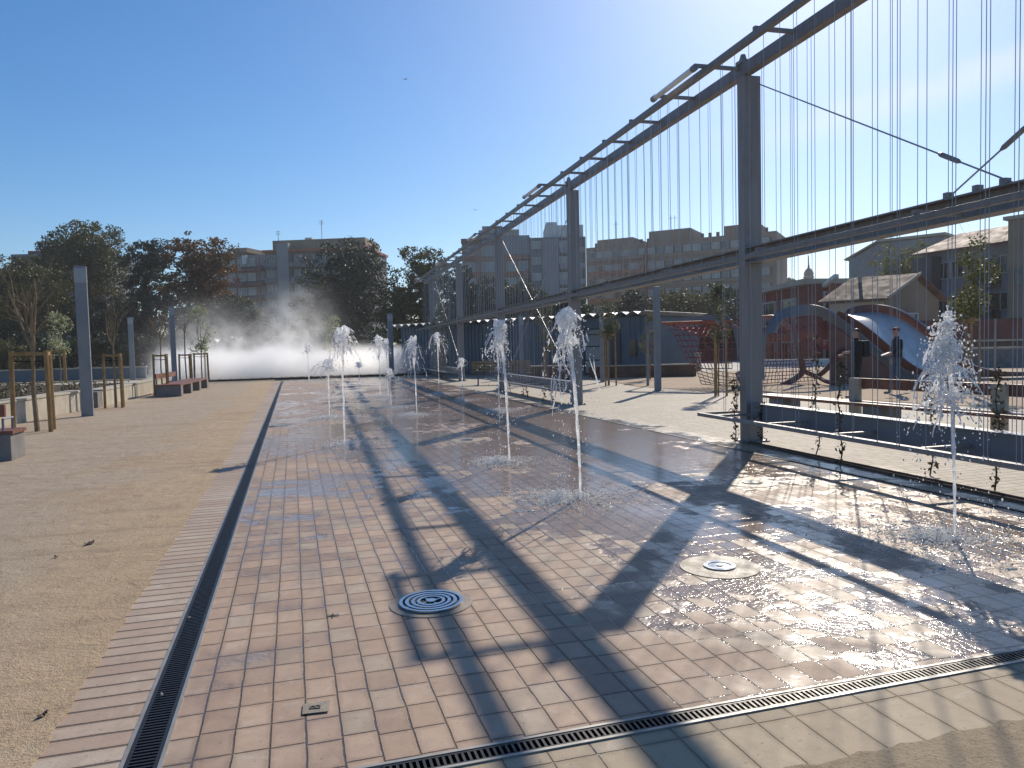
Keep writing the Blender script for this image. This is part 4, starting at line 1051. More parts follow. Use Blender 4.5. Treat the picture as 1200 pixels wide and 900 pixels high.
# net tunnel under the slide arch
n2_ = thing('rope_tunnel', 'tangled brown and red rope net tunnel under the first arch of the slide', 'climbing net', tuple(dpt(930, 440, 24))[:2]+(0,))
mb = MB()
DT = 25.2
net(mb, dpt(900, 378, DT), dpt(958, 368, DT+.5), dpt(985, 400, DT+.3), dpt(985, 418, DT), 9, 4, 0.1, 0.014)
net(mb, dpt(892, 424, DT), dpt(950, 422, DT+1), dpt(955, 446, DT+1), dpt(886, 450, DT), 16, 6, 0.0, 0.014)
for q in range(7): mb.tube([dpt(905+q*5, 372, DT+.3), dpt(900+q*9, 424, DT+.6)], 0.012, 4)
mb.build('rope_net', M['rope'], n2_, world=True)
mb = MB()
mb.tube(smooth_pts([dpt(932, 405, DT), dpt(938, 420, DT), dpt(940, 436, DT), dpt(928, 446, DT), dpt(916, 452, DT)], 5), 0.10, 8)
mb.tube(smooth_pts([dpt(941, 434, DT), dpt(955, 440, DT), dpt(965, 436, DT-.4), dpt(980, 420, DT-.6), dpt(994, 409, DT-.8)], 5), 0.085, 8)
mb.tube(smooth_pts([dpt(956, 440, DT), dpt(968, 447, DT-1), dpt(982, 449, DT-1.5)], 5), 0.07, 8)
mb.tube(smooth_pts([dpt(924, 366, DT), dpt(930, 385, DT), dpt(932, 405, DT)], 5), 0.06, 8)
mb.build('padded_branch', M['red_pl'], n2_, world=True)

# ------------------------------------------------------------------ people
def skin_body(verts, edges, radii, root, sub=2):
    me = bpy.data.meshes.new('b'); me.from_pydata([tuple(v) for v in verts], edges, []); me.update()
    o = bpy.data.objects.new('b', me); COL.objects.link(o)
    md = o.modifiers.new('s', 'SKIN'); 
    for i, d in enumerate(me.skin_vertices[0].data):
        r_ = radii[i]; d.radius = r_ if isinstance(r_, tuple) else (r_, r_); d.use_root = (i == root)
    ms = o.modifiers.new('u', 'SUBSURF'); ms.levels = sub; ms.render_levels = sub
    dg = bpy.context.evaluated_depsgraph_get(); out = bpy.data.meshes.new_from_object(o.evaluated_get(dg))
    bpy.data.objects.remove(o); bpy.data.meshes.remove(me); return out
def person(label, base, heading, H_, legs, arms, top_m, leg_m, shoe_m):
    """local frame: +x forward, +y left. legs: two (knee, ankle); arms: two (elbow, wrist)"""
    t = thing('person', label, 'person', (base.x, base.y, 0), heading, 'people walking on the play sand')
    V = []; E_ = []; Rr = []
    def v(p, r): V.append(Vector(p)*(H_/1.75)); Rr.append(r); return len(V)-1
    pel = v((0, 0, 0.95), (0.115, 0.15)); 
    wst = v((0.0, 0, 1.10), (0.105, 0.145)); che = v((0.01, 0, 1.32), (0.12, 0.175)); nk0 = v((0.0, 0, 1.46), (0.075, 0.09))
    nk = v((0.02, 0, 1.53), 0.055); hd0 = v((0.035, 0, 1.60), (0.085, 0.068)); hd1 = v((0.03, 0, 1.68), (0.098, 0.075)); hd2 = v((0.02, 0, 1.735), (0.062, 0.055))
    E_ += [(pel, wst), (wst, che), (che, nk0), (nk0, nk), (nk, hd0), (hd0, hd1), (hd1, hd2)]
    for s, (kn, an) in zip((1, -1), legs):
        h_ = v((0.0, s*0.09, 0.88), 0.095); k_ = v((kn[0], s*0.10, kn[1]), 0.062); a_ = v((an[0], s*0.10, an[1]), 0.045)
        he = v((an[0]-0.035, s*0.10, an[1]-0.055), 0.042); to = v((an[0]+0.15, s*0.11, an[1]-0.062), 0.036)
        E_ += [(pel, h_), (h_, k_), (k_, a_), (a_, he), (he, to)]
    for s, (el, wr) in zip((1, -1), arms):
        sh = v((0.0, s*0.185, 1.415), 0.068); e_ = v((el[0], s*(0.23+el[2]), el[1]), 0.05); w_ = v((wr[0], s*(0.22+wr[2]), wr[1]), 0.034)
        E_ += [(che, sh), (sh, e_), (e_, w_)]
        d = (Vector((wr[0], 0, wr[1]))-Vector((el[0], 0, el[1]))).normalized()
        pm = v((wr[0]+d.x*0.075, s*(0.22+wr[2]), wr[1]+d.z*0.075), 0.032); E_.append((w_, pm))
        for j in range(4):
            ln = (0.075, 0.085, 0.08, 0.062)[j]
            q = Vector((wr[0]+d.x*0.085, 0, wr[1]+d.z*0.085))+Vector((-d.z, 0, d.x))*(0.022-0.015*j)
            b0 = v((q.x+d.x*0.03, s*(0.215+wr[2]), q.z+d.z*0.03), 0.0095); b1 = v((q.x+d.x*ln, s*(0.195+wr[2]), q.z+d.z*ln), 0.0085)
            E_ += [(pm, b0), (b0, b1)]
        th = v((wr[0]+d.x*0.05-d.z*0.05, s*(0.205+wr[2]), wr[1]+d.z*0.05+d.x*0.05), 0.010); E_.append((w_, th))
    me = skin_body(V, E_, Rr, pel)
    for mm_ in (top_m, leg_m, M['skin'], shoe_m): me.materials.append(mm_)
    k = H_/1.75
    hands = []
    for s, (el, wr) in zip((1, -1), arms): hands.append(Vector((wr[0], s*(0.22+wr[2]), wr[1]))*k)
    for pl2 in me.polygons:
        c = pl2.center; mi = 0
        if c.z < 0.96*k and abs(c.y) < 0.2*k: mi = 1
        if c.z < 0.115*k: mi = 3
        if c.z > 1.525*k: mi = 2
        for hp, (el, wr) in zip(hands, arms):
            d = (Vector((wr[0]-el[0], 0, wr[1]-el[1]))).normalized()
            if (c-hp).length < 0.2*k and (c-hp).dot(d) > 0.0: mi = 2
        pl2.material_index = mi; pl2.use_smooth = True
    o = bpy.data.objects.new('body', me); COL.objects.link(o); o.parent = t
    f = MB(); f.add([Vector(p_)*k for p_ in ((0.118, 0, 1.655), (0.108, 0.016, 1.615), (0.108, -0.016, 1.615), (0.145, 0, 1.62))], [[0, 1, 3], [0, 3, 2], [1, 2, 3], [0, 2, 1]])
    for s in (-1, 1): f.blob(Vector((0.112, s*0.03, 1.665))*k, 0.010*k, (1, 1, 1), True)
    f.cur = 0
    f.build('face', [M['skin']], t)
    e2 = MB()
    for s in (-1, 1): e2.blob(Vector((0.028, s*0.078, 1.645))*k, 0.03*k, (0.7, 0.35, 1.1), True)
    e2.build('ear', M['skin'], t, smooth=True)
    hb = MB(); hb.blob(Vector((0.004, 0, 1.70))*k, 0.105*k, (1.02, 0.84, 0.72), True); hb.build('hair', M['hair'], t, smooth=True)
    return t
mb1 = gnd(1004, 466.5); left_dir = math.atan2(-RV.y, -RV.x)
p1 = person('man in black clothes with a dark bag on his back, left of the striding man', mb1, left_dir, 1.74,
       [((0.03, 0.5), (-0.02, 0.09)), ((0.10, 0.5), (0.10, 0.09))], [((0.06, 1.16, 0.02), (0.26, 1.16, -0.04)), ((0.03, 1.15, 0.02), (0.24, 1.10, -0.02))], M['black'], M['black'], M['shoe'])
mb = MB(); mb.box((-0.20, -0.02, 1.24), (0.17, 0.30, 0.42)); mb.build('backpack', M['navy'], p1, bevel=0.04)
mb = MB(); mb.box((-0.25, -0.17, 1.42), (0.16, 0.12, 0.05)); mb.build('collar_flap', M['paper'], p1, bevel=0.01)
mb2p = gnd(1051, 461)
p2 = person('man striding left in navy jacket, jeans and dark red cap, holding white paper', mb2p, left_dir, 1.76,
       [((0.16, 0.52), (0.26, 0.10)), ((-0.04, 0.52), (-0.36, 0.16))], [((0.02, 1.15, 0.02), (0.26, 1.08, 0.0)), ((-0.06, 1.15, 0.03), (0.02, 0.92, 0.02))], M['navy'], M['jeans'], M['shoe'])
mb = MB(); mb.blob((0.015, 0, 1.735), 0.11, (1.0, 0.82, 0.52), True); mb.box((0.125, 0, 1.715), (0.10, 0.13, 0.012)); mb.build('cap', M['capred'], p2)
pw = WM[p2] @ Vector((0.40, 0.215, 1.075))
mb = MB(); mb.box((0, 0, 0), (0.22, 0.15, 0.006), rot=Matrix.Rotation(R(25), 3, 'Y')); mb.box((0.02, 0.01, 0.006), (0.2, 0.14, 0.004), rot=Matrix.Rotation(R(20), 3, 'Y'))
o = mb.build('paper_sheet', M['paper']); o.location = pw; o.rotation_euler = (0, 0, left_dir); tag(o, 'white paper sheets held in front by the striding man', 'paper')

# ================================================================== BUILDINGS
def window_mesh(w_, h_, glass='glass', fr='frame', mull=1):
    mb = MB(); mb.bx(-w_/2, w_/2, -0.05, 0.02, 0, h_)
    mb.cur = 1
    e = 0.06*max(1, w_/1.2)
    for x0, x1, z0, z1 in ((-w_/2-e, -w_/2, -e, h_+e), (w_/2, w_/2+e, -e, h_+e), (-w_/2, w_/2, -e, 0), (-w_/2, w_/2, h_, h_+e)): mb.bx(x0, x1, -0.12, 0.0, z0, z1)
    for i in range(mull): 
        x = -w_/2+w_*(i+1)/(mull+1); mb.bx(x-0.03, x+0.03, -0.08, -0.052, 0, h_)
    return mb
def place(proto, parent, x, z, y=0.0):
    o = proto.copy(); COL.objects.link(o); o.parent = parent; o.location = (x, y, z); return o
def bld(name, label, pxL, DL, pxR, DR, cat='building'):
    a = dpt(pxL, 430, DL); b_ = dpt(pxR, 430, DR); a.z = b_.z = 0; d = b_-a
    t = thing(name, label, cat, tuple(a), math.atan2(d.y, d.x))
    return t, d.length
def htop(px, py, D): return dpt(px, py, D).z
# --- apartment block on the left, behind the mist
t, Wd = bld('apartment_building', 'grey blue apartment block with a pale stair tower and dark balcony bands behind the mist', 316, 150, 436, 148)
Hh = htop(330, 289, 150)
mb = MB(); mb.bx(0, Wd, 0, 14, 0, Hh-1.2); mb.build('wall', M['bluegrey'], t)
mb = MB(); mb.bx(-0.3, Wd+0.3, -0.9, 14.3, Hh-1.2, Hh-0.75); mb.build('roof', M['rope_o'], t)
mb = MB(); mb.bx(1.0, Wd-1, 1.5, 12, Hh-0.75, Hh+1.4); mb.build('penthouse', M['tan'], t)
sx = (333-316)/872*150; sw = 13/872*150
mb = MB(); mb.bx(sx, sx+sw*1.05, -1.3, -0.01, 0, Hh+0.5); mb.build('stair_tower', M['greyb'], t)
wp = window_mesh(1.7, 1.35, 'glass'); wpo = wp.build('window', [M['glass'], M['frame']], t); first = True
for fl in range(1, 8):
    z = Hh-1.2-fl*2.95
    mb = MB(); mb.bx(0.2, sx-0.1, -1.2, -0.02, z-0.1, z+0.85); mb.build('balcony', M['bluegrey'], t)
    mb = MB(); mb.bx(sx+sw*1.05+0.1, Wd-0.3, -1.2, -0.02, z-0.1, z+0.85); mb.build('balcony', M['bluegrey'], t)
    mb = MB(); mb.bx(sx+sw*1.05+0.15, Wd-0.35, -0.1, -0.012, z+0.855, z+2.7); mb.build('loggia_shade_band', M['slate'], t)  # dark strip on the flat wall, painted shade of the loggias
    for x in [1.3]+[sx+sw+1.8+2.3*i for i in range(9) if sx+sw+1.8+2.3*i < Wd-1]:
        if first: wpo.location = (x, -0.11, z+0.95); first = False
        else: place(wpo, t, x, z+0.95, -0.11)
for x, hh_ in ((1.2, 2.4), (10.4, 4.2)):
    mb = MB(); mb.tube([(x, 4, Hh+1.4), (x, 4, Hh+1.4+hh_)], 0.05, 5)
    for j in range(3): mb.tube([(x-0.5, 4, Hh+hh_+1.2-j*.3), (x+0.5, 4, Hh+hh_+1.2-j*.3)], 0.03, 4)
    mb.build('antenna', M['iron'], t)
mb = MB(); mb.bx(7.2, 8.6, 3, 5, Hh+1.4, Hh+2.0); mb.bx(10.6, 11.0, 2, 3, Hh+0.2, Hh+1.1); mb.build('roof_box', M['whiteb'], t)
# --- red trimmed block left of it
t, Wd = bld('apartment_building', 'lower apartment block with red framed balconies and white gable end beside the pale tower', 238, 156, 315, 152)
Hh = htop(290, 294, 152)
mb = MB(); mb.bx(0, Wd, 0, 12, 0, Hh-0.8); mb.build('wall', M['greyb'], t)
mb = MB(); mb.bx(-0.2, Wd*0.68, -0.4, 12, Hh-0.8, Hh); mb.build('roof', M['tile_r'], t)
mb = MB(); mb.bx(Wd*0.42, Wd*0.72, 0.5, 8, Hh, Hh+0.9); mb.build('penthouse', M['tan'], t)
mb = MB(); mb.bx(Wd*0.70, Wd*0.76, -0.8, 3, Hh-2.6, Hh-0.81); mb.build('gable_panel', M['whiteb'], t)
wp = window_mesh(1.8, 1.4, mull=2); wpo = wp.build('window', [M['pane'], M['frame']], t); first = True
for fl in range(1, 7):
    z = Hh-0.8-fl*2.95-0.2
    mb = MB(); mb.bx(0.3, Wd*0.62, -0.9, -0.02, z-0.1, z+0.5); mb.build('balcony', M['orange'] if fl in (1, 3) else M['brick_red'], t)
    mb = MB(); mb.bx(Wd*0.65, Wd, -1.4, -0.02, z-0.2, z+0.15); mb.build('balcony', M['brick_red'], t)
    mb = MB(); mb.bx(Wd*0.65+0.05, Wd-.05, -0.09, -0.012, z+0.16, z+1.0); mb.build('loggia_shade_band', M['slate'], t)  # no recess modelled; loggia shade is put in as a dark strip
    for i in range(6):
        x = 1.4+i*2.25
        if x > Wd-1: continue
        if first: wpo.location = (x, -0.12, z+1.0); first = False
        else: place(wpo, t, x, z+1.0, -0.12)
for f in (0.64, 0.985):
    mb = MB(); mb.bx(Wd*f-0.15, Wd*f+0.15, -1.5, -1.41, 0, Hh-1.5); mb.build('red_pier', M['brick_red'], t)
for x in (2.0, 7.0):
    mb = MB(); mb.tube([(x, 4, Hh), (x, 4, Hh+2.6)], 0.05, 5); mb.tube([(x-0.4, 4, Hh+2.3), (x+0.4, 4, Hh+2.3)], 0.03, 4); mb.build('antenna', M['iron'], t)
# --- block behind the left pines
t, Wd = bld('apartment_building', 'apartment block glimpsed between the pines at far left, with pale balcony bands', 20, 140, 128, 140)
Hh = htop(60, 297, 140)
mb = MB(); mb.bx(0, Wd, 0, 12, 0, Hh); mb.build('wall', M['bluegrey'], t)
mb = MB(); mb.bx(Wd*0.15, Wd*0.52, 1, 9, Hh, Hh+0.7); mb.build('roof', M['tile_r'], t)
mb = MB(); mb.bx(Wd*0.50, Wd*0.66, -0.5, 6, Hh-0.9, Hh-0.1+0.75); mb.build('gable_panel', M['whiteb'], t)
for fl in range(7):
    z = Hh-2.6-fl*2.9
    mb = MB(); mb.bx(0.3, Wd-0.3, -1.1, -0.02, z, z+0.35); mb.build('balcony', M['tan'], t)
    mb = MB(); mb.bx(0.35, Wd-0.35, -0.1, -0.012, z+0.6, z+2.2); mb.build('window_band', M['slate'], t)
mb = MB(); mb.tube([(Wd*.35, 4, Hh), (Wd*.35, 4, Hh+3.2)], 0.06, 5)
for j in range(4): mb.tube([(Wd*.35-.7+j*.1, 4, Hh+3.0-j*.35), (Wd*.35+.7-j*.1, 4, Hh+3.0-j*.35)], 0.035, 4)
mb.build('antenna', M['iron'], t)
# --- beige / orange block behind the far posts
t, Wd = bld('apartment_building', 'beige apartment block with brick bands and white windows behind the third pergola post', 545, 140, 624, 140)
Hh = htop(590, 279, 140)
mb = MB(); mb.bx(0, Wd, 0, 12, 0, Hh-0.8); mb.build('wall', M['tan'], t)
mb = MB(); mb.bx(-0.1, Wd+0.1, -0.4, 12, Hh-0.8, Hh); mb.build('roof', M['tile'], t)
mb = MB(); mb.bx(Wd*0.58, Wd-0.05, -0.9, -0.41, Hh-3.2, Hh+0.3); mb.build('parapet_panel', M['greyb'], t)
mb = MB(); mb.bx(Wd*0.25, Wd*0.85, 1, 9, Hh, Hh+1.7); mb.bx(Wd*0.3, Wd*0.6, 2, 7, Hh+1.7, Hh+2.6); mb.build('penthouse', M['cream'], t)
wp = window_mesh(1.6, 1.6, mull=1); wpo = wp.build('window', [M['pane'], M['frame']], t); first = True
for fl in range(1, 7):
    z = Hh-1.0-fl*3.0
    mb = MB(); mb.bx(0.0, Wd*0.28, -0.5, -0.02, z, z+0.8); mb.build('balcony', M['orange'], t)
    mb = MB(); mb.bx(Wd*0.58, Wd, -0.8, -0.02, z-0.1, z+0.65); mb.build('balcony', M['orange'], t)
    for x in (Wd*.12, Wd*.36, Wd*.5, Wd*.72, Wd*.9):
        if first: wpo.location = (x, -0.12, z+0.9); first = False
        else: place(wpo, t, x, z+0.9, -0.12)
mb = MB(); mb.bx(Wd*0.93, Wd*0.97, -0.95, -0.81, 0, Hh-6); mb.build('orange_pier', M['orange'], t)
# --- grey tower
t, Wd = bld('apartment_building', 'slate grey apartment tower with pale penthouse between the beige and the brown blocks', 624.5, 138, 689, 138)
Hh = htop(650, 278, 138)
mb = MB(); mb.bx(0, Wd, 0, 12, 0, Hh); mb.build('wall', M['bluegrey'], t)
mb = MB(); mb.bx(Wd*0.28, Wd*0.97, 0.8, 9, Hh, Hh+2.3); mb.bx(Wd*0.30, Wd*0.5, 1.5, 7, Hh+2.3, Hh+3.0); mb.build('penthouse', M['whiteb'], t)
for f0, f1 in ((0.22, 0.50),):
    mb = MB(); mb.bx(Wd*f0, Wd*f1, -0.7, -0.01, 0, Hh-0.3); mb.build('plain_pier', M['greyb'], t)
wp = window_mesh(1.5, 1.2, mull=1); wpo = wp.build('window', [M['pane'], M['frame']], t); first = True
for fl in range(1, 8):
    z = Hh-fl*2.9
    mb = MB(); mb.bx(Wd*0.52, Wd*0.98, -1.0, -0.02, z-0.1, z+0.9); mb.build('balcony', M['greyb'], t)
    mb = MB(); mb.bx(Wd*0.53, Wd*0.97, -0.09, -0.012, z+0.91, z+2.6); mb.build('loggia_shade_band', M['slate'], t)  # loggia shade painted as a dark panel above each parapet
    for x in (Wd*.11, Wd*.6, Wd*.78):
        if first: wpo.location = (x, -0.12, z+0.95); first = False
        else: place(wpo, t, x, z+0.95, -0.12)
# --- long brown block
t, Wd = bld('apartment_building', 'long brown brick apartment block with rows of white blinds behind the wires', 689.5, 172, 911, 152)
Hh = htop(800, 281, 162)
mb = MB(); mb.bx(0, Wd, 0, 14, 0, Hh); mb.build('wall', M['brownb'], t)
for a, b_, hh_ in ((0.07, 0.27, 1.5), (0.36, 0.58, 2.3), (0.75, 0.92, 1.9)):
    mb = MB(); mb.bx(Wd*a, Wd*b_, -0.15, 10, Hh, Hh+hh_); mb.build('roof_storey', M['brownb'], t)
mb = MB(); 
for f in (0.03, 0.29, 0.33, 0.35, 0.62, 0.66, 0.70, 0.85, 0.94): mb.bx(Wd*f-0.3, Wd*f+0.3, 3, 3.6, Hh, Hh+1.3+(1.8 if f == .85 else 0))
mb.build('chimney', M['slate'], t)
wp = window_mesh(1.55, 1.3, mull=1); wpo = wp.build('window', [M['pane'], M['frame']], t); first = True; wp2 = window_mesh(1.2, 1.35, mull=0); wpo2 = wp2.build('window', [M['glass'], M['frame']], t); first2 = True
nwin = 0
for fl in range(1, 6):
    z = Hh-fl*3.05-0.2
    mb = MB(); mb.bx(Wd*0.02, Wd*0.335, -1.0, -0.02, z-0.2, z+0.6); mb.build('balcony', M['orange'] if fl % 2 == 0 else M['brownb'], t)
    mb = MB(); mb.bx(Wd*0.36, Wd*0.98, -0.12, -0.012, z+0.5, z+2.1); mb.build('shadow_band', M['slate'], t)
    mb = MB(); mb.bx(Wd*0.36, Wd*0.98, -0.35, -0.013, z-0.1, z+0.42); mb.build('parapet_band', M['tan'], t)
    for i in range(20):
        x = Wd*(0.035+0.048*i)
        if nwin >= 98: break
        nwin += 1
        if (i*7+fl*3) % 5 < 3:
            if first: wpo.location = (x, -0.14, z+0.65); first = False
            else: place(wpo, t, x, z+0.65, -0.14)
        else:
            if first2: wpo2.location = (x, -0.14, z+0.65); first2 = False
            else: place(wpo2, t, x, z+0.65, -0.14)
mb = MB(); mb.bx(Wd*0.338, Wd*0.352, -0.6, -0.015, 0, Hh-0.2); mb.build('pier', M['brick_red'], t)
for f in (0.14, 0.45, 0.47):
    mb = MB(); mb.tube([(Wd*f, 4, Hh+1), (Wd*f, 4, Hh+6)], 0.05, 5); mb.tube([(Wd*f-.6, 4, Hh+5.4), (Wd*f+.6, 4, Hh+5.4)], 0.03, 4); mb.build('antenna', M['iron'], t)
# --- red brick school
def school():
    t, Wd = bld('school_building', 'two storey red brick building with flat pale roof edge behind the slide', 884, 62, 958, 50)
    Hh = htop(958, 326, 50)
    a = dpt(958, 430, 50); b_ = dpt(1062, 430, 52); a.z = b_.z = 0
    Mi = WM[t].inverted(); A = Mi @ a; B = Mi @ b_
    mb = MB(); 
    c3 = dpt(1062, 430, 68); c4 = dpt(884, 430, 80); c3.z = c4.z = 0; C3 = Mi @ c3; C4 = Mi @ c4
    mb.prism([(0, 0), (A.x, A.y), (B.x, B.y), (C3.x, C3.y), (C4.x, C4.y)], 0, Hh-0.35); mb.build('wall', M['brick_red'], t)
    mb = MB(); mb.prism([(-0.5, -0.7), (A.x, A.y-0.9), (B.x+0.5, B.y-0.8), (C3.x+.3, C3.y), (C4.x-.5, C4.y)], Hh-0.35, Hh); mb.build('roof', M['cream'], t)
    wl = window_mesh(2.4, 1.7, mull=1); wo = wl.build('window', [M['glass'], M['frame']], t); wo.location = (Wd*0.30, -0.03, Hh-2.9)
    place(wo, t, Wd*0.62, Hh-2.9, -0.03); place(wo, t, Wd*0.30, Hh-6.0, -0.03); place(wo, t, Wd*0.62, Hh-6.0, -0.03)
    d = B-A; an = math.atan2(d.y, d.x); nrm = Vector((math.sin(an), -math.cos(an), 0))
    for f in (0.24, 0.58, 0.86):
        for z in (Hh-2.7, Hh-5.9):
            o = place(wo, t, 0, z); o.location = (A+d*f+nrm*0.03)[:2]+(z,); o.rotation_euler = (0, 0, an)
    mb = MB()
    for f in (0.13, 0.45, 0.75):
        c = A+d*f+nrm*0.12; mb.box((c.x, c.y, (Hh-0.4)/2), (0.45, 0.2, Hh-0.4), an)
    mb.build('pilaster', M['orange'], t)
    c = A+d*0.06+nrm*0.4
    mb = MB(); mb.bar((c.x-0.6, c.y, Hh-0.55), (c.x+1.4, c.y, Hh-0.02), 0.3, 0.25); mb.build('gutter_head', M['whiteb'], t)
school()
# low extension of the school seen under the net frame
t, Wd = bld('school_annexe', 'long low red brick annexe with orange window grid behind the red net', 778, 58, 884, 60)
Hh = htop(830, 377, 58)
mb = MB(); mb.bx(0, Wd, 0, 8, 0, Hh-0.25); mb.build('wall', M['brick_red'], t)
mb = MB(); mb.bx(-0.3, Wd, -0.6, 8, Hh-0.25, Hh); mb.build('roof', M['orange'], t)
mb = MB(); mb.bx(0.4, Wd-0.4, -0.05, -0.012, 0.9, Hh-0.6); mb.build('glazing', M['glass'], t)
mb = MB(); n = int(Wd/1.1)
for i in range(n+1): mb.bx(0.4+i*(Wd-0.9)/n, 0.5+i*(Wd-0.9)/n, -0.14, -0.051, 0.9, Hh-0.6)
for j in range(4): mb.bx(0.4, Wd-0.4, -0.18, -0.141, 0.9+j*(Hh-1.6)/3, 1.0+j*(Hh-1.6)/3)
mb.build('window_grid', M['orange'], t)
# picket fence
t, Wd = bld('picket_fence', 'reddish picket fence on a pale kerb left of the slide arch', 893, 44, 962, 42, 'fence')
mb = MB(); n = int(Wd/0.16)
for i in range(n): mb.bx(i*0.16, i*0.16+0.07, 0, 0.04, 0.42, 1.85+0.12*((i*37) % 5)/5)
mb.bx(0, Wd, 0.042, 0.09, 0.7, 0.8); mb.bx(0, Wd, 0.042, 0.09, 1.5, 1.6); mb.build('pickets', M['orange'], t)
mb = MB(); mb.bx(-0.1, Wd+1.5, -0.1, 0.2, 0, 0.40); mb.build('kerb_wall', M['whiteb'], t)
# --- tan gabled house
t, Wd = bld('house', 'tan house with brown tiled roof and sunlit gable end behind the slide', 972, 46, 1037, 44)
He = htop(1037, 350, 44); Hr = htop(1062, 324, 46)
a = dpt(1100, 430, 47); a.z = 0; A = WM[t].inverted() @ a; C_ = Vector((Wd, 0, 0)); g = A-C_
mb = MB()
ridge1 = C_+g*0.5; ridge0 = ridge1-Vector((Wd, 0, 0))
back0 = A-Vector((Wd, 0, 0))
vs_ = [(0, 0, 0), (Wd, 0, 0), (A.x, A.y, 0), (back0.x, back0.y, 0), (0, 0, He), (Wd, 0, He), (A.x, A.y, He), (back0.x, back0.y, He), (ridge1.x, ridge1.y, Hr), (ridge0.x, ridge0.y, Hr)]
mb.add(vs_, [[0, 1, 5, 4], [1, 2, 6, 8, 5], [2, 3, 7, 6], [3, 0, 4, 9, 7]]); mb.build('wall', M['tan'], t)
def slab(p, up=0.12):
    n = len(p); v = [Vector(q) for q in p]+[Vector(q)+Vector((0, 0, up)) for q in p]
    return v, [list(range(n))[::-1], [n+i for i in range(n)]]+[[i, (i+1) % n, n+(i+1) % n, n+i] for i in range(n)]
gn = g.normalized()
mb = MB()
r1 = Vector((ridge1.x, ridge1.y, Hr+0.02)); r0 = Vector((ridge0.x, ridge0.y, Hr+0.02)); ex = Vector((0.4, 0, 0))
mb.add(*slab([Vector((0, 0, He-0.1))-gn*0.45-ex, Vector((Wd, 0, He-0.1))-gn*0.45+ex, r1+ex, r0-ex]))
mb.add(*slab([r0-ex, r1+ex, Vector((A.x, A.y, He-0.1))+gn*0.45+ex, Vector((back0.x, back0.y, He-0.1))+gn*0.45-ex]))
mb.build('roof', M['tile'], t)
mb = MB(); mb.bar(Vector((Wd, 0, He))-gn*0.5+ex*1.1+Vector((0, 0, .05)), r1+ex*1.1+Vector((0, 0, .1)), 0.1, 0.16); mb.build('verge_trim', M['cream'], t)
mb = MB(); mb.bx(0.05, Wd-0.05, -0.03, -0.004, 1.2, He-0.15); mb.build('render_panel', M['cream'], t)
wl = window_mesh(1.4, 1.3, mull=1); wo = wl.build('window', [M['glass'], M['whiteb']], t); wo.location = (Wd*0.72, -0.08, He-1.9)
an = math.atan2(g.y, g.x); c = C_+g*0.42; o = place(wo, t, 0, 0); o.location = (c.x+math.sin(an)*0.06, c.y-math.cos(an)*0.06, He-2.2); o.rotation_euler = (0, 0, an)
mb = MB(); mb.tube([(Wd*0.40, 2, He), (Wd*0.40, 2, Hr+0.9)], 0.11, 8); mb.tube([(Wd*0.40, 2, Hr+0.9), (Wd*0.40, 2, Hr+1.15)], [0.2, 0.16], 8); mb.build('flue', M['zinc'], t)
# --- grey gable hall behind
t, Wd = bld('hall', 'plain grey gable ended hall behind the red brick building', 995, 100, 1105, 92)
Hl = htop(995, 305, 100); Hm = htop(1031, 284.5, 97); xm = Wd*0.34
mb = MB(); mb.add([(0, 0, 0), (Wd, 0, 0), (Wd, 0, Hm), (xm, 0, Hm), (0, 0, Hl), (0, 9, 0), (Wd, 9, 0), (Wd, 9, Hm), (xm, 9, Hm), (0, 9, Hl)],
   [[0, 1, 2, 3, 4], [9, 8, 7, 6, 5], [0, 4, 9, 5], [1, 6, 7, 2]]); mb.build('wall', M['greyb'], t)
mb = MB(); mb.add(*slab([Vector((-0.5, -0.4, Hl+0.0)), Vector((xm, -0.4, Hm+0.28)), Vector((xm, 9.4, Hm+0.28)), Vector((-0.5, 9.4, Hl))], 0.15)); mb.bx(xm+0.01, Wd+0.3, -0.4, 9.4, Hm+0.1, Hm+0.42); mb.build('roof', M['cream'], t)
# --- residential row with balconies at right
t, Wd = bld('residential_building', 'grey residential building with red tiled roof and laundry hung balconies behind the tall sapling', 1079, 66, 1190, 58)
Ha = htop(1080, 305, 66); Hb = htop(1190, 283, 58)
Hh = (Ha+Hb)/2+0.25
mb = MB(); mb.bx(0, Wd, 0, 10, 0, Hh); mb.build('wall', M['greyb'], t)
mb = MB(); mb.add(*slab([Vector((-0.4, -0.7, Hh-0.1)), Vector((Wd+0.4, -0.7, Hh-0.1)), Vector((Wd+0.4, 5, Hh+1.9)), Vector((-0.4, 5, Hh+1.9))], 0.15)); mb.build('roof', M['tile_r'], t)
wl = window_mesh(1.1, 1.3, mull=1); wo = wl.build('window', [M['glass'], M['frame']], t); wo.location = (Wd*0.1, -0.03, Hh-2.3); 
for z in (Hh-2.3, Hh-5.2, Hh-7.9):
    for f in (0.1, 0.27, 0.42, 0.60, 0.93):
        if (f, z) != (0.1, Hh-2.3): place(wo, t, Wd*f, z, -0.03)
for z in (Hh-3.4, Hh-6.2):
    mb = MB(); mb.bx(Wd*0.66, Wd*0.86, -1.1, -0.02, z, z+0.12); mb.build('balcony_slab', M['conc_d'], t)
    mb = MB(); mb.bx(Wd*0.66, Wd*0.86, -1.1, -1.05, z+0.121, z+1.05); mb.build('balcony_rail', M['slate'], t)
    mb = MB(); mb.bx(Wd*0.66, Wd*0.86, -0.06, -0.015, z+0.2, z+2.3); mb.build('balcony_glass', M['glass'], t)
mb = MB(); mb.bx(Wd*0.68, Wd*0.73, -1.15, -1.105, Hh-5.6, Hh-4.4); mb.bx(Wd*0.75, Wd*0.81, -1.15, -1.105, Hh-5.3, Hh-4.5); mb.build('laundry', M['whiteb'], t)
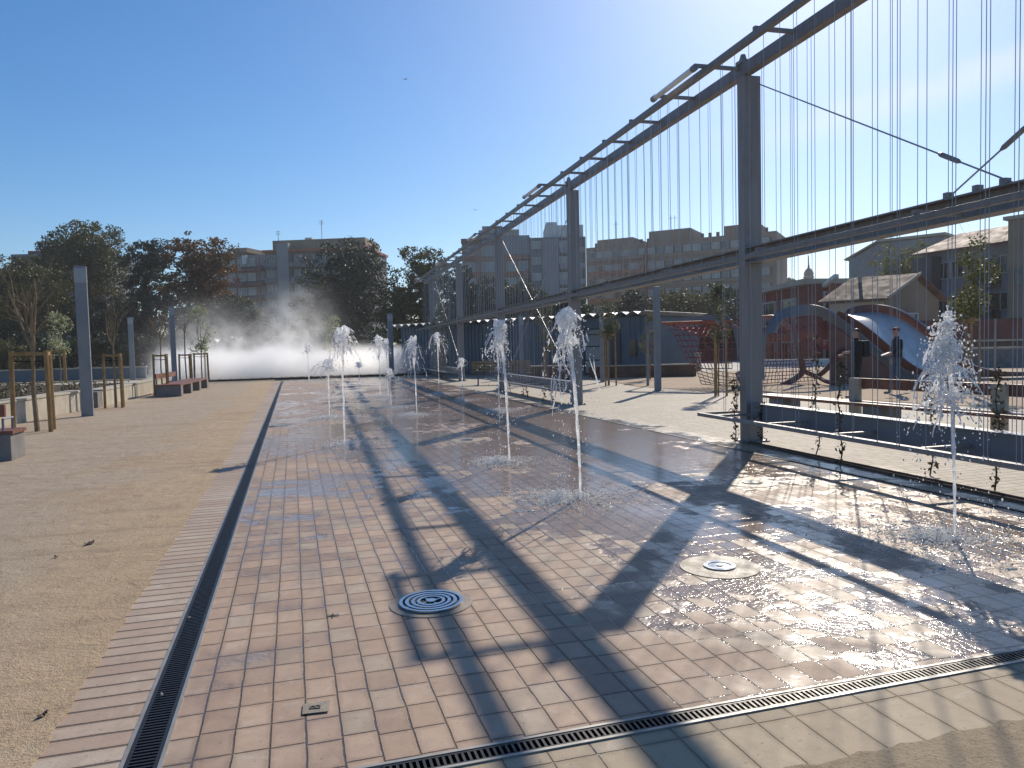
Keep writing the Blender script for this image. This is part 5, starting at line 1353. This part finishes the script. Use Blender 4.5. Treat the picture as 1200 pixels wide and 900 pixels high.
mb = MB(); mb.bx(Wd*0.02, Wd*0.24, -1.2, -0.02, Hh-3.2, Hh-0.4); mb.build('bay_window', M['slate'], t)
# --- tan corner house at the right edge
t, Wd = bld('corner_building', 'plain tan rendered building filling the right edge of the view', 1180, 54, 1330, 48)
Hh = htop(1180, 258, 54)
mb = MB(); mb.bx(0, Wd, 0, 10, 0, Hh); mb.build('wall', M['tan'], t)
mb = MB(); mb.bx(-0.25, Wd, -0.25, 10, Hh, Hh+0.25); mb.build('cornice', M['cream'], t)
wl = window_mesh(0.55, 1.1, mull=0); wo = wl.build('window', [M['glass'], M['conc_d']], t); wo.location = (0.72, -0.03, htop(1187, 335, 54)); place(wo, t, 3.4, htop(1187, 335, 54), -0.03); place(wo, t, 3.4, htop(1187, 290, 54), -0.03)
# boundary walls
def wall_run(label, px0, D0, px1, D1, ytop, ybase_h, m_, cap=None, th=0.3, name='boundary_wall'):
    t, Wd = bld(name, label, px0, D0, px1, D1, 'wall'); Hh = htop((px0+px1)/2, ytop, (D0+D1)/2)
    mb = MB(); mb.bx(0, Wd, 0, th, ybase_h, Hh); mb.build('wall', m_, t)
    if cap: 
        mb = MB(); mb.bx(-0.02, Wd+0.02, -0.05, th+0.05, Hh, Hh+0.09); mb.build('coping', cap, t)
wall_run('high dark red boundary wall below the residential buildings', 1062, 44, 1330, 40, 374, 0, M['brick_red'], M['tile'])
wall_run('long brownish low wall with pale coping in front of the dark red wall', 1092, 38, 1330, 34.5, 399, 0, M['corten'], M['conc'])
wall_run('dark grey plinth wall at the back of the sunlit street behind the slide', 1110, 35.5, 1330, 32.5, 408, 0, M['conc_d'], M['conc'])
mb = MB(); c = dpt(1160, 420, 29.5)
t = thing('lamp_post', 'thin grey pole in front of the brownish wall at right', 'pole', tuple(dpt(1166, 425, 32))[:2]+(0,)); mb.tube([(0, 0, 0), (0, 0, 2.2)], 0.04, 8); mb.build('shaft', M['lamp'], t); mb = MB(); mb.cyl((0, 0, 0), 0.1, 0.05, 12); mb.build('base', M['lamp'], t)
# dome silhouette
t = thing('domed_tower', 'small dark domed tower silhouetted on the bright horizon above the red brick roof', 'tower', tuple(dpt(948, 400, 300))[:2]+(0,))
zb = htop(948, 322, 300); r_ = 5.2/872*300
prof = [(r_, 0), (r_, zb), (r_*1.12, zb), (r_*1.0, zb+r_*0.55), (r_*0.78, zb+r_*1.0), (r_*0.45, zb+r_*1.35), (r_*0.25, zb+r_*1.5), (r_*0.22, zb+r_*1.95), (0.25, zb+r_*2.3), (0.12, zb+r_*4.2)]
mb = MB(); mb.tube([(0, 0, z) for (_, z) in prof], [q for (q, _) in prof], 14); mb.build('dome', M['slate'], t, smooth=False)
mb = MB(); mb.ring((0, 0, zb-1.2), r_, r_*1.2, 0.5, 16); mb.build('cornice', M['conc_d'], t)
# utility boxes
for i, (px, lb) in enumerate(((796, 'pale box cabinet with sunlit white side under the red net'), (811, 'pale box cabinet with a round emblem beside the other cabinet'))):
    q = dpt(px, 432, 40); t = thing('utility_cabinet', lb, 'cabinet', (q.x, q.y, 0), R(-18))
    mb = MB(); mb.bx(-0.42, 0.42, -0.3, 0.3, 0, 0.85+0.1*i); mb.build('box', M['cream'], t, bevel=0.02)
    mb = MB(); mb.bx(-0.45, 0.45, -0.33, 0.33, 0.85+0.1*i, 0.9+0.1*i); mb.build('lid', M['whiteb'], t)
    if i: 
        mb = MB(); mb.grid(lambda u, v: Vector((0.0, -0.304, 0.6))+Vector((math.cos(u*6.283), 0, math.sin(u*6.283)))*(0.13+0.07*v), 24, 1); mb.build('emblem', M['corten'], t)

# --- blue shed with wavy roof edge
def shed():
    a = dpt(472, 437, 46); b_ = dpt(757, 432, 35.5); a.z = b_.z = 0; d = b_-a; Wd = d.length
    t = thing('shed', 'long low blue grey shed with vertical cladding, glazed doors and scalloped zinc roof edge', 'shed', tuple(a), math.atan2(d.y, d.x))
    Hh = 2.85
    def fx(px):
        e = ray(px, 430); n2 = Vector((-d.y, d.x)).normalized(); k = (n2.x*a.x+n2.y*a.y)/(n2.x*e.x+n2.y*e.y)
        return (Vector((e.x*k-a.x, e.y*k-a.y))).dot(Vector((d.x, d.y)).normalized())
    mb = MB()
    mb.bx(0, Wd, 0, 6, 0, Hh)
    x = 0.0
    dz = (fx(684), fx(736))
    while x < Wd:
        if not (dz[0] < x < dz[1]): mb.bx(x, x+0.09, -0.035, -0.002, 0.02, Hh-0.05)
        x += 0.27
    mb.build('wall', M['shed'], t)
    mb = MB()
    def rf(u, v):
        x = -0.3+u*(Wd+0.6); return Vector((x, -0.55+v*7.0, Hh+0.06+0.15*abs(math.sin(x*math.pi/0.62))))
    mb.grid(rf, 420, 2); o = mb.build('roof', M['shedroof'], t)
    md = o.modifiers.new('s', 'SOLIDIFY'); md.thickness = 0.05
    g0, g1 = fx(687), fx(708); h0, h1 = fx(718), fx(728); w0, w1 = fx(739.5), fx(747)
    mb = MB(); mb.bx(g0, g1, -0.06, -0.003, 0.05, 2.25); mb.build('door_glazing', M['pane'], t)
    mb = MB()
    for z in (0.05, 0.72, 1.40, 2.0, 2.28): mb.bx(g0-0.05, g1+0.05, -0.11, -0.061, z, z+0.06)
    for q in (g0-0.06, g1): mb.bx(q, q+0.07, -0.115, -0.062, 0.0, 2.4)
    mb.build('door_frame', M['slate'], t)
    mb = MB(); mb.bx(h0, h1, -0.1, -0.003, 0.1, 2.35); mb.build('door', M['slate'], t)
    mb = MB(); mb.bx(w0, w1, -0.1, -0.036, 0.95, 1.7); mb.build('window', M['glass'], t)
shed()
t, Wd = bld('wavy_roof_pavilion', 'far dark pavilion whose scalloped roof edge catches the sun above the mist', 250, 66, 318, 66)
Hh = htop(285, 401, 66)
mb = MB(); mb.bx(0, Wd, 0, 4, 0, Hh-0.1); mb.build('wall', M['slate'], t)
mb = MB()
mb.grid(lambda u, v: Vector((-0.3+u*(Wd+0.6), -0.5+v*5, Hh+0.35*abs(math.sin(u*6*math.pi))+v*0.3)), 72, 2); o = mb.build('roof', M['shedroof'], t)
t = thing('rail_fence', 'short pale rail fence beside the left end of the blue shed', 'fence', tuple(dpt(465, 437, 46.5))[:2]+(0,), R(-18))
mb = MB()
for z in (0.45, 0.75, 1.05): mb.bx(-0.7, 0.8, -0.03, 0.03, z, z+0.1)
mb.build('rails', M['greyb'], t)
mb = MB()
for x in (-0.6, 0.1, 0.7): mb.bx(x, x+0.08, 0.031, 0.1, 0, 1.15)
mb.build('fence_post', M['greyb'], t)

# ================================================================== TREES
def big_tree(label, px, ytop, ybase_px, wpx, D, seed, lm='pine', lobes=14, nleaf=7000, leaf=0.34, trunk_f=0.30, shape='round', name='pine_tree', group=None, cat='tree', hz=None):
    rg = random.Random(seed); nleaf = int(nleaf*2.3); leaf *= 0.86; lobes = int(lobes*1.35)
    base = dpt(px, 430, D); base.z = 0
    H_ = htop(px, ytop, D); Rw = wpx/2/FPX*D
    t = thing(name, label, cat, tuple(base), 0, group)
    tb = MB(); cb = MB()
    zc0 = H_*trunk_f
    tr = 0.018*H_+0.08
    trunk = [(0, 0, -0.1), (rg.gauss(0, .15), rg.gauss(0, .15), H_*0.25), (rg.gauss(0, .3), rg.gauss(0, .3), H_*0.5), (rg.gauss(0, .4), rg.gauss(0, .4), H_*0.82)]
    tb.tube(trunk, [tr, tr*0.8, tr*0.6, tr*0.25], 8)
    L_ = []
    for i in range(lobes):
        f = (i+0.5)/lobes; z = zc0+(H_-zc0)*(0.08+0.84*f)
        if shape == 'round': env = math.sqrt(max(0.05, 1-((f-0.55)/0.62)**2))
        elif shape == 'cone': env = 1.05-0.85*f
        else: env = 0.55+0.5*math.sin(math.pi*min(1, f*1.05))
        a = i*2.4+rg.uniform(-.6, .6); q = Rw*env*rg.uniform(0.25, 0.72)
        rr_ = Rw*env*rg.uniform(0.36, 0.54)+0.3
        rz_ = min(rr_*rg.uniform(0.62, 0.95), (H_-z)*0.98+0.3)
        L_.append((Vector((q*math.cos(a), q*math.sin(a), min(z, H_-rz_))), (rr_, rr_, rz_)))
    for c, r3 in L_:
        j = min(3, max(1, int(c.z/H_*4))); st = Vector(trunk[j-1 if j > 1 else 1]).lerp(Vector(trunk[j]), 0.5)
        tb.tube([st, st.lerp(c, 0.5)+Vector((0, 0, 0.2)), c], [tr*0.35, tr*0.22, tr*0.08], 5)
    vol = sum(r3[0]*r3[0]*r3[2] for _, r3 in L_)
    for c, r3 in L_:
        n = int(nleaf*(r3[0]*r3[0]*r3[2])/vol)
        # sub-clumps
        m_ = max(5, n//26)
        for k in range(m_):
            d = Vector((rg.gauss(0, 1), rg.gauss(0, 1), rg.gauss(0, 1))).normalized()*rg.uniform(0.55, 1.0)
            cc = c+Vector((d.x*r3[0], d.y*r3[1], d.z*r3[2]))
            s = rg.uniform(0.13, 0.26)*(r3[0]+r3[2])/2+0.15
            leaves(cb, cc, (s*1.15, s*1.15, s*0.75), 26, leaf, rg, 0.0)
    tb.build('trunk', M['bark'], t); cb.build('crown', M[lm], t)
    return t
G1 = 'old evergreens beyond the mist'
big_tree('dark evergreen cut by the left edge', 4, 286, 430, 96, 80, 1, 'pine_d', 12, 7000, 0.34, 0.05, 'round', group=G1)
big_tree('olive toned lower evergreen behind the nearest bare tree', 40, 300, 430, 95, 74, 2, 'pine', 12, 6000, 0.32, 0.03, 'round', group=G1)
big_tree('tallest broad crowned pine above the near lamp post', 110, 257, 430, 104, 90, 3, 'pine', 16, 8500, 0.34, 0.42, 'round', group=G1)
big_tree('small dark pine leaning out left of the tallest one', 76, 271, 430, 52, 92, 4, 'pine_d', 8, 3200, 0.34, 0.55, 'round', group=G1)
big_tree('dark pine with open gaps between the tallest and the russet one', 178, 279, 430, 62, 86, 5, 'pine_d', 13, 5200, 0.34, 0.35, 'round', group=G1)
big_tree('russet brown tall tree left of the apartment blocks', 238, 271, 430, 84, 82, 6, 'russet', 16, 8000, 0.34, 0.15, 'round', 'broadleaf_tree', group=G1)
big_tree('smaller green tree in front of the lower apartment block', 288, 346, 430, 52, 78, 7, 'pine', 9, 3600, 0.30, 0.0, 'round', 'broadleaf_tree', group=G1)
big_tree('wide dark pine right of the pale stair tower', 420, 279, 430, 118, 84, 8, 'pine_d', 17, 9500, 0.34, 0.12, 'round', group=G1)
big_tree('lower dark pine joining the wide one on its left', 388, 316, 430, 84, 82, 9, 'pine_d', 10, 4200, 0.34, 0.0, 'round', group=G1)
big_tree('dense evergreen behind the far end of the pergola', 503, 284, 430, 86, 80, 10, 'pine', 14, 6500, 0.34, 0.1, 'round', group=G1)
big_tree('dark tree seen through the far wires', 545, 312, 430, 70, 72, 11, 'pine_d', 12, 5200, 0.32, 0.0, 'round', group=G1)
big_tree('rounded olive tree behind the shed at the third post', 585, 322, 430, 60, 70, 12, 'pine', 10, 4500, 0.30, 0.0, 'round', group=G1)
big_tree('rounded grey green tree behind the shed near the brace cable', 625, 326, 430, 60, 68, 13, 'pine', 10, 4500, 0.30, 0.0, 'round', group=G1)
big_tree('dark tree behind the shed roof between the second post and the doors', 668, 340, 430, 66, 66, 14, 'pine_d', 10, 4500, 0.3, 0.0, 'round', group=G1)
big_tree('dark round tree below the brown block, right of the olive sapling', 742, 338, 430, 66, 80, 15, 'pine_d', 10, 4200, 0.3, 0.0, 'round', group=G1)
big_tree('grey green tree in front of the long brown block', 795, 338, 430, 80, 84, 16, 'pine', 11, 4600, 0.32, 0.0, 'round', group=G1)
big_tree('dark tree left of the first pergola post below the brown block', 850, 332, 430, 70, 86, 17, 'pine_d', 10, 4200, 0.32, 0.0, 'round', group=G1)
big_tree('yellowish green tree behind the tan house', 1062, 283, 430, 80, 76, 18, 'ylw', 12, 4800, 0.26, 0.2, 'round', 'broadleaf_tree', group=G1)
big_tree('far tree line hump on the bright horizon left of the dome', 918, 319, 430, 50, 220, 19, 'pine_d', 8, 2600, 0.7, 0.3, 'round', group=G1)
big_tree('green tree filling the gap right of the dark pine at the shed corner', 470, 335, 430, 50, 78, 20, 'pine', 9, 3600, 0.3, 0.0, 'round', group=G1)
big_tree('dark low tree behind the mist in front of the stair tower', 345, 372, 430, 60, 80, 21, 'pine_d', 9, 3000, 0.3, 0.0, 'round', group=G1)
big_tree('dark low tree in the gap below the tallest pine', 140, 345, 430, 90, 82, 22, 'pine_d', 12, 5200, 0.32, 0.0, 'round', group=G1)
us = ['dark understorey tree at the far left edge', 'dark understorey tree behind the flowering sapling', 'dark understorey tree behind the near lamp post', 'dark understorey tree between the first two bare saplings', 'dark understorey tree behind the slim lamp post', 'dark understorey tree under the gappy pine', 'dark understorey tree under the russet one', 'dark understorey tree left of the green tree']
for i, lb in enumerate(us):
    big_tree(lb, -5+i*38, 338+(i*37 % 23), 430, 62, 76+(i % 3), 400+i, 'pine_d', 9, 2600, 0.32, 0.0, 'round', group=G1)
rg = random.Random(77)
hb = ['leftmost low shrub behind the planted bed', 'low shrub behind the flowering tree', 'low shrub left of the near lamp post base', 'low shrub right of the near lamp post', 'dark shrub behind the second bare tree', 'dark shrub left of the slim lamp post', 'dark shrub veiled by the left end of the mist', 'dark shrub veiled by mist behind the bench', 'dark shrub behind the three legged stakes', 'dark shrub below the russet tree', 'dark shrub below the green tree', 'dark shrub in the mist plume', 'dark shrub under the wide dark pine', 'dark shrub behind the feathery far jet', 'dark shrub at the corner of the blue shed']
for i, lb in enumerate(hb):
    px = 5+i*33
    big_tree(lb, px, 392+rg.uniform(-8, 10), 430, 52, 62+rg.uniform(-2, 4), 300+i, 'pine_d' if i % 3 else 'pine', 7, 1700, 0.24, 0.0, 'round', 'shrub', 'shrubs beyond the mist', 'shrub')

# ------------------------------------------------------------------ small things
rg = random.Random(5)
def litter(label, px, py, size, m_, seed):
    g_ = gnd(px, py); r2 = random.Random(seed); mb = MB()
    def f(u, v):
        a = (u-0.5)*size; b_ = (v-0.5)*size*0.5*math.sin(math.pi*min(0.98, max(0.02, u)))
        return Vector((a, b_, 0.012+0.25*size*(abs(u-0.5)**2)*2+0.01*r2.random()))
    mb.grid(f, 8, 4); o = mb.build('dry_leaf', m_); o.location = (g_.x, g_.y, 0); o.rotation_euler = (0, 0, r2.uniform(0, 6)); tag(o, label, 'leaf', 'dry leaves on the ground')
litter('curled dry leaf lying on the sand beside the kerb bricks', 105, 639, 0.11, M['bark'], 1)
litter('small dark leaf on the sand near the bottom left', 50, 842, 0.05, M['bark'], 2)
litter('leaf on the sand left of the kerb, midway along', 66, 655, 0.05, M['bark'], 3)
litter('pale leaf caught on the side drain near the bottom', 190, 818, 0.028, M['conc'], 4)
litter('pale leaf caught on the side drain halfway up', 222, 727, 0.03, M['conc'], 6)
q = gnd(370, 831); mb = MB(); mb.prism([(-0.055, -0.04), (0.05, -0.05), (0.06, 0.045), (-0.05, 0.05)], 0.001, 0.0035)
o = mb.build('mortar_patch', M['collar']); o.location = (q.x, q.y, 0.004); tag(o, 'small grey mortar patch with a dark letter B on a foreground tile', 'patch')
cu = bpy.data.curves.new('letter', 'FONT'); cu.body = 'B'; cu.size = 0.065; cu.extrude = 0.0008; cu.align_x = 'CENTER'; cu.align_y = 'CENTER'
tmp = bpy.data.objects.new('letter', cu); COL.objects.link(tmp)
dg = bpy.context.evaluated_depsgraph_get(); me = bpy.data.meshes.new_from_object(tmp.evaluated_get(dg)); bpy.data.objects.remove(tmp)
me.materials.clear(); me.materials.append(M['mark']); lo = bpy.data.objects.new('letter', me); COL.objects.link(lo); lo.parent = o; lo.location = (0, 0, 0.0055); lo.rotation_euler = (0, 0, R(80))
q = gnd(390, 722); mb = MB()
for a in (0.3, 1.5, 2.6): mb.box((0, 0, 0.0045), (0.075, 0.007, 0.001), rz=a)
o = mb.build('survey_mark', M['mark']); o.location = (q.x, q.y, 0); tag(o, 'small black star shaped survey mark drawn on a foreground tile', 'mark')

# two far birds
for i, (px, py, D, lb) in enumerate(((475, 93, 90, 'tiny dark bird high in the open blue sky'), (557, 246, 90, 'tiny dark bird low in the sky left of the pergola beam'))):
    c = dpt(px, py, D); t = thing('bird', lb, 'bird', tuple(c), R(30+60*i))
    mb = MB(); mb.tube([(-0.16, 0, 0), (-0.08, 0, 0.01), (0.06, 0, 0.015), (0.15, 0, 0.02), (0.2, 0, 0.01)], [0.01, 0.035, 0.05, 0.03, 0.006], 7)
    for sgn in (-1, 1): mb.add(*slab([Vector((0.08, sgn*0.03, 0.02)), Vector((0.05, sgn*0.22, 0.09)), Vector((-0.05, sgn*0.42, 0.05)), Vector((-0.06, sgn*0.2, 0.06)), Vector((-0.04, sgn*0.03, 0.02))], 0.008))
    mb.add(*slab([Vector((-0.12, 0.015, 0)), Vector((-0.26, 0.05, 0)), Vector((-0.26, -0.05, 0)), Vector((-0.12, -0.015, 0))], 0.008))
    mb.build('body', M['slate'], t)
# thin backlit air
hm = bpy.data.materials.new('air'); hm.use_nodes = True; ht = hm.node_tree
ht.nodes.remove(ht.nodes['Principled BSDF'])
hv = nd(ht, 'ShaderNodeVolumePrincipled'); hv.inputs['Color'].default_value = (0.92, 0.95, 1, 1); hv.inputs['Density'].default_value = 0.0004; hv.inputs['Anisotropy'].default_value = 0.3
ht.links.new(hv.outputs[0], ht.nodes['Material Output'].inputs['Volume'])
mb = MB(); mb.bx(-160, 330, -40, 330, -1.4, 45); tag(mb.build('haze', hm), kind='stuff')
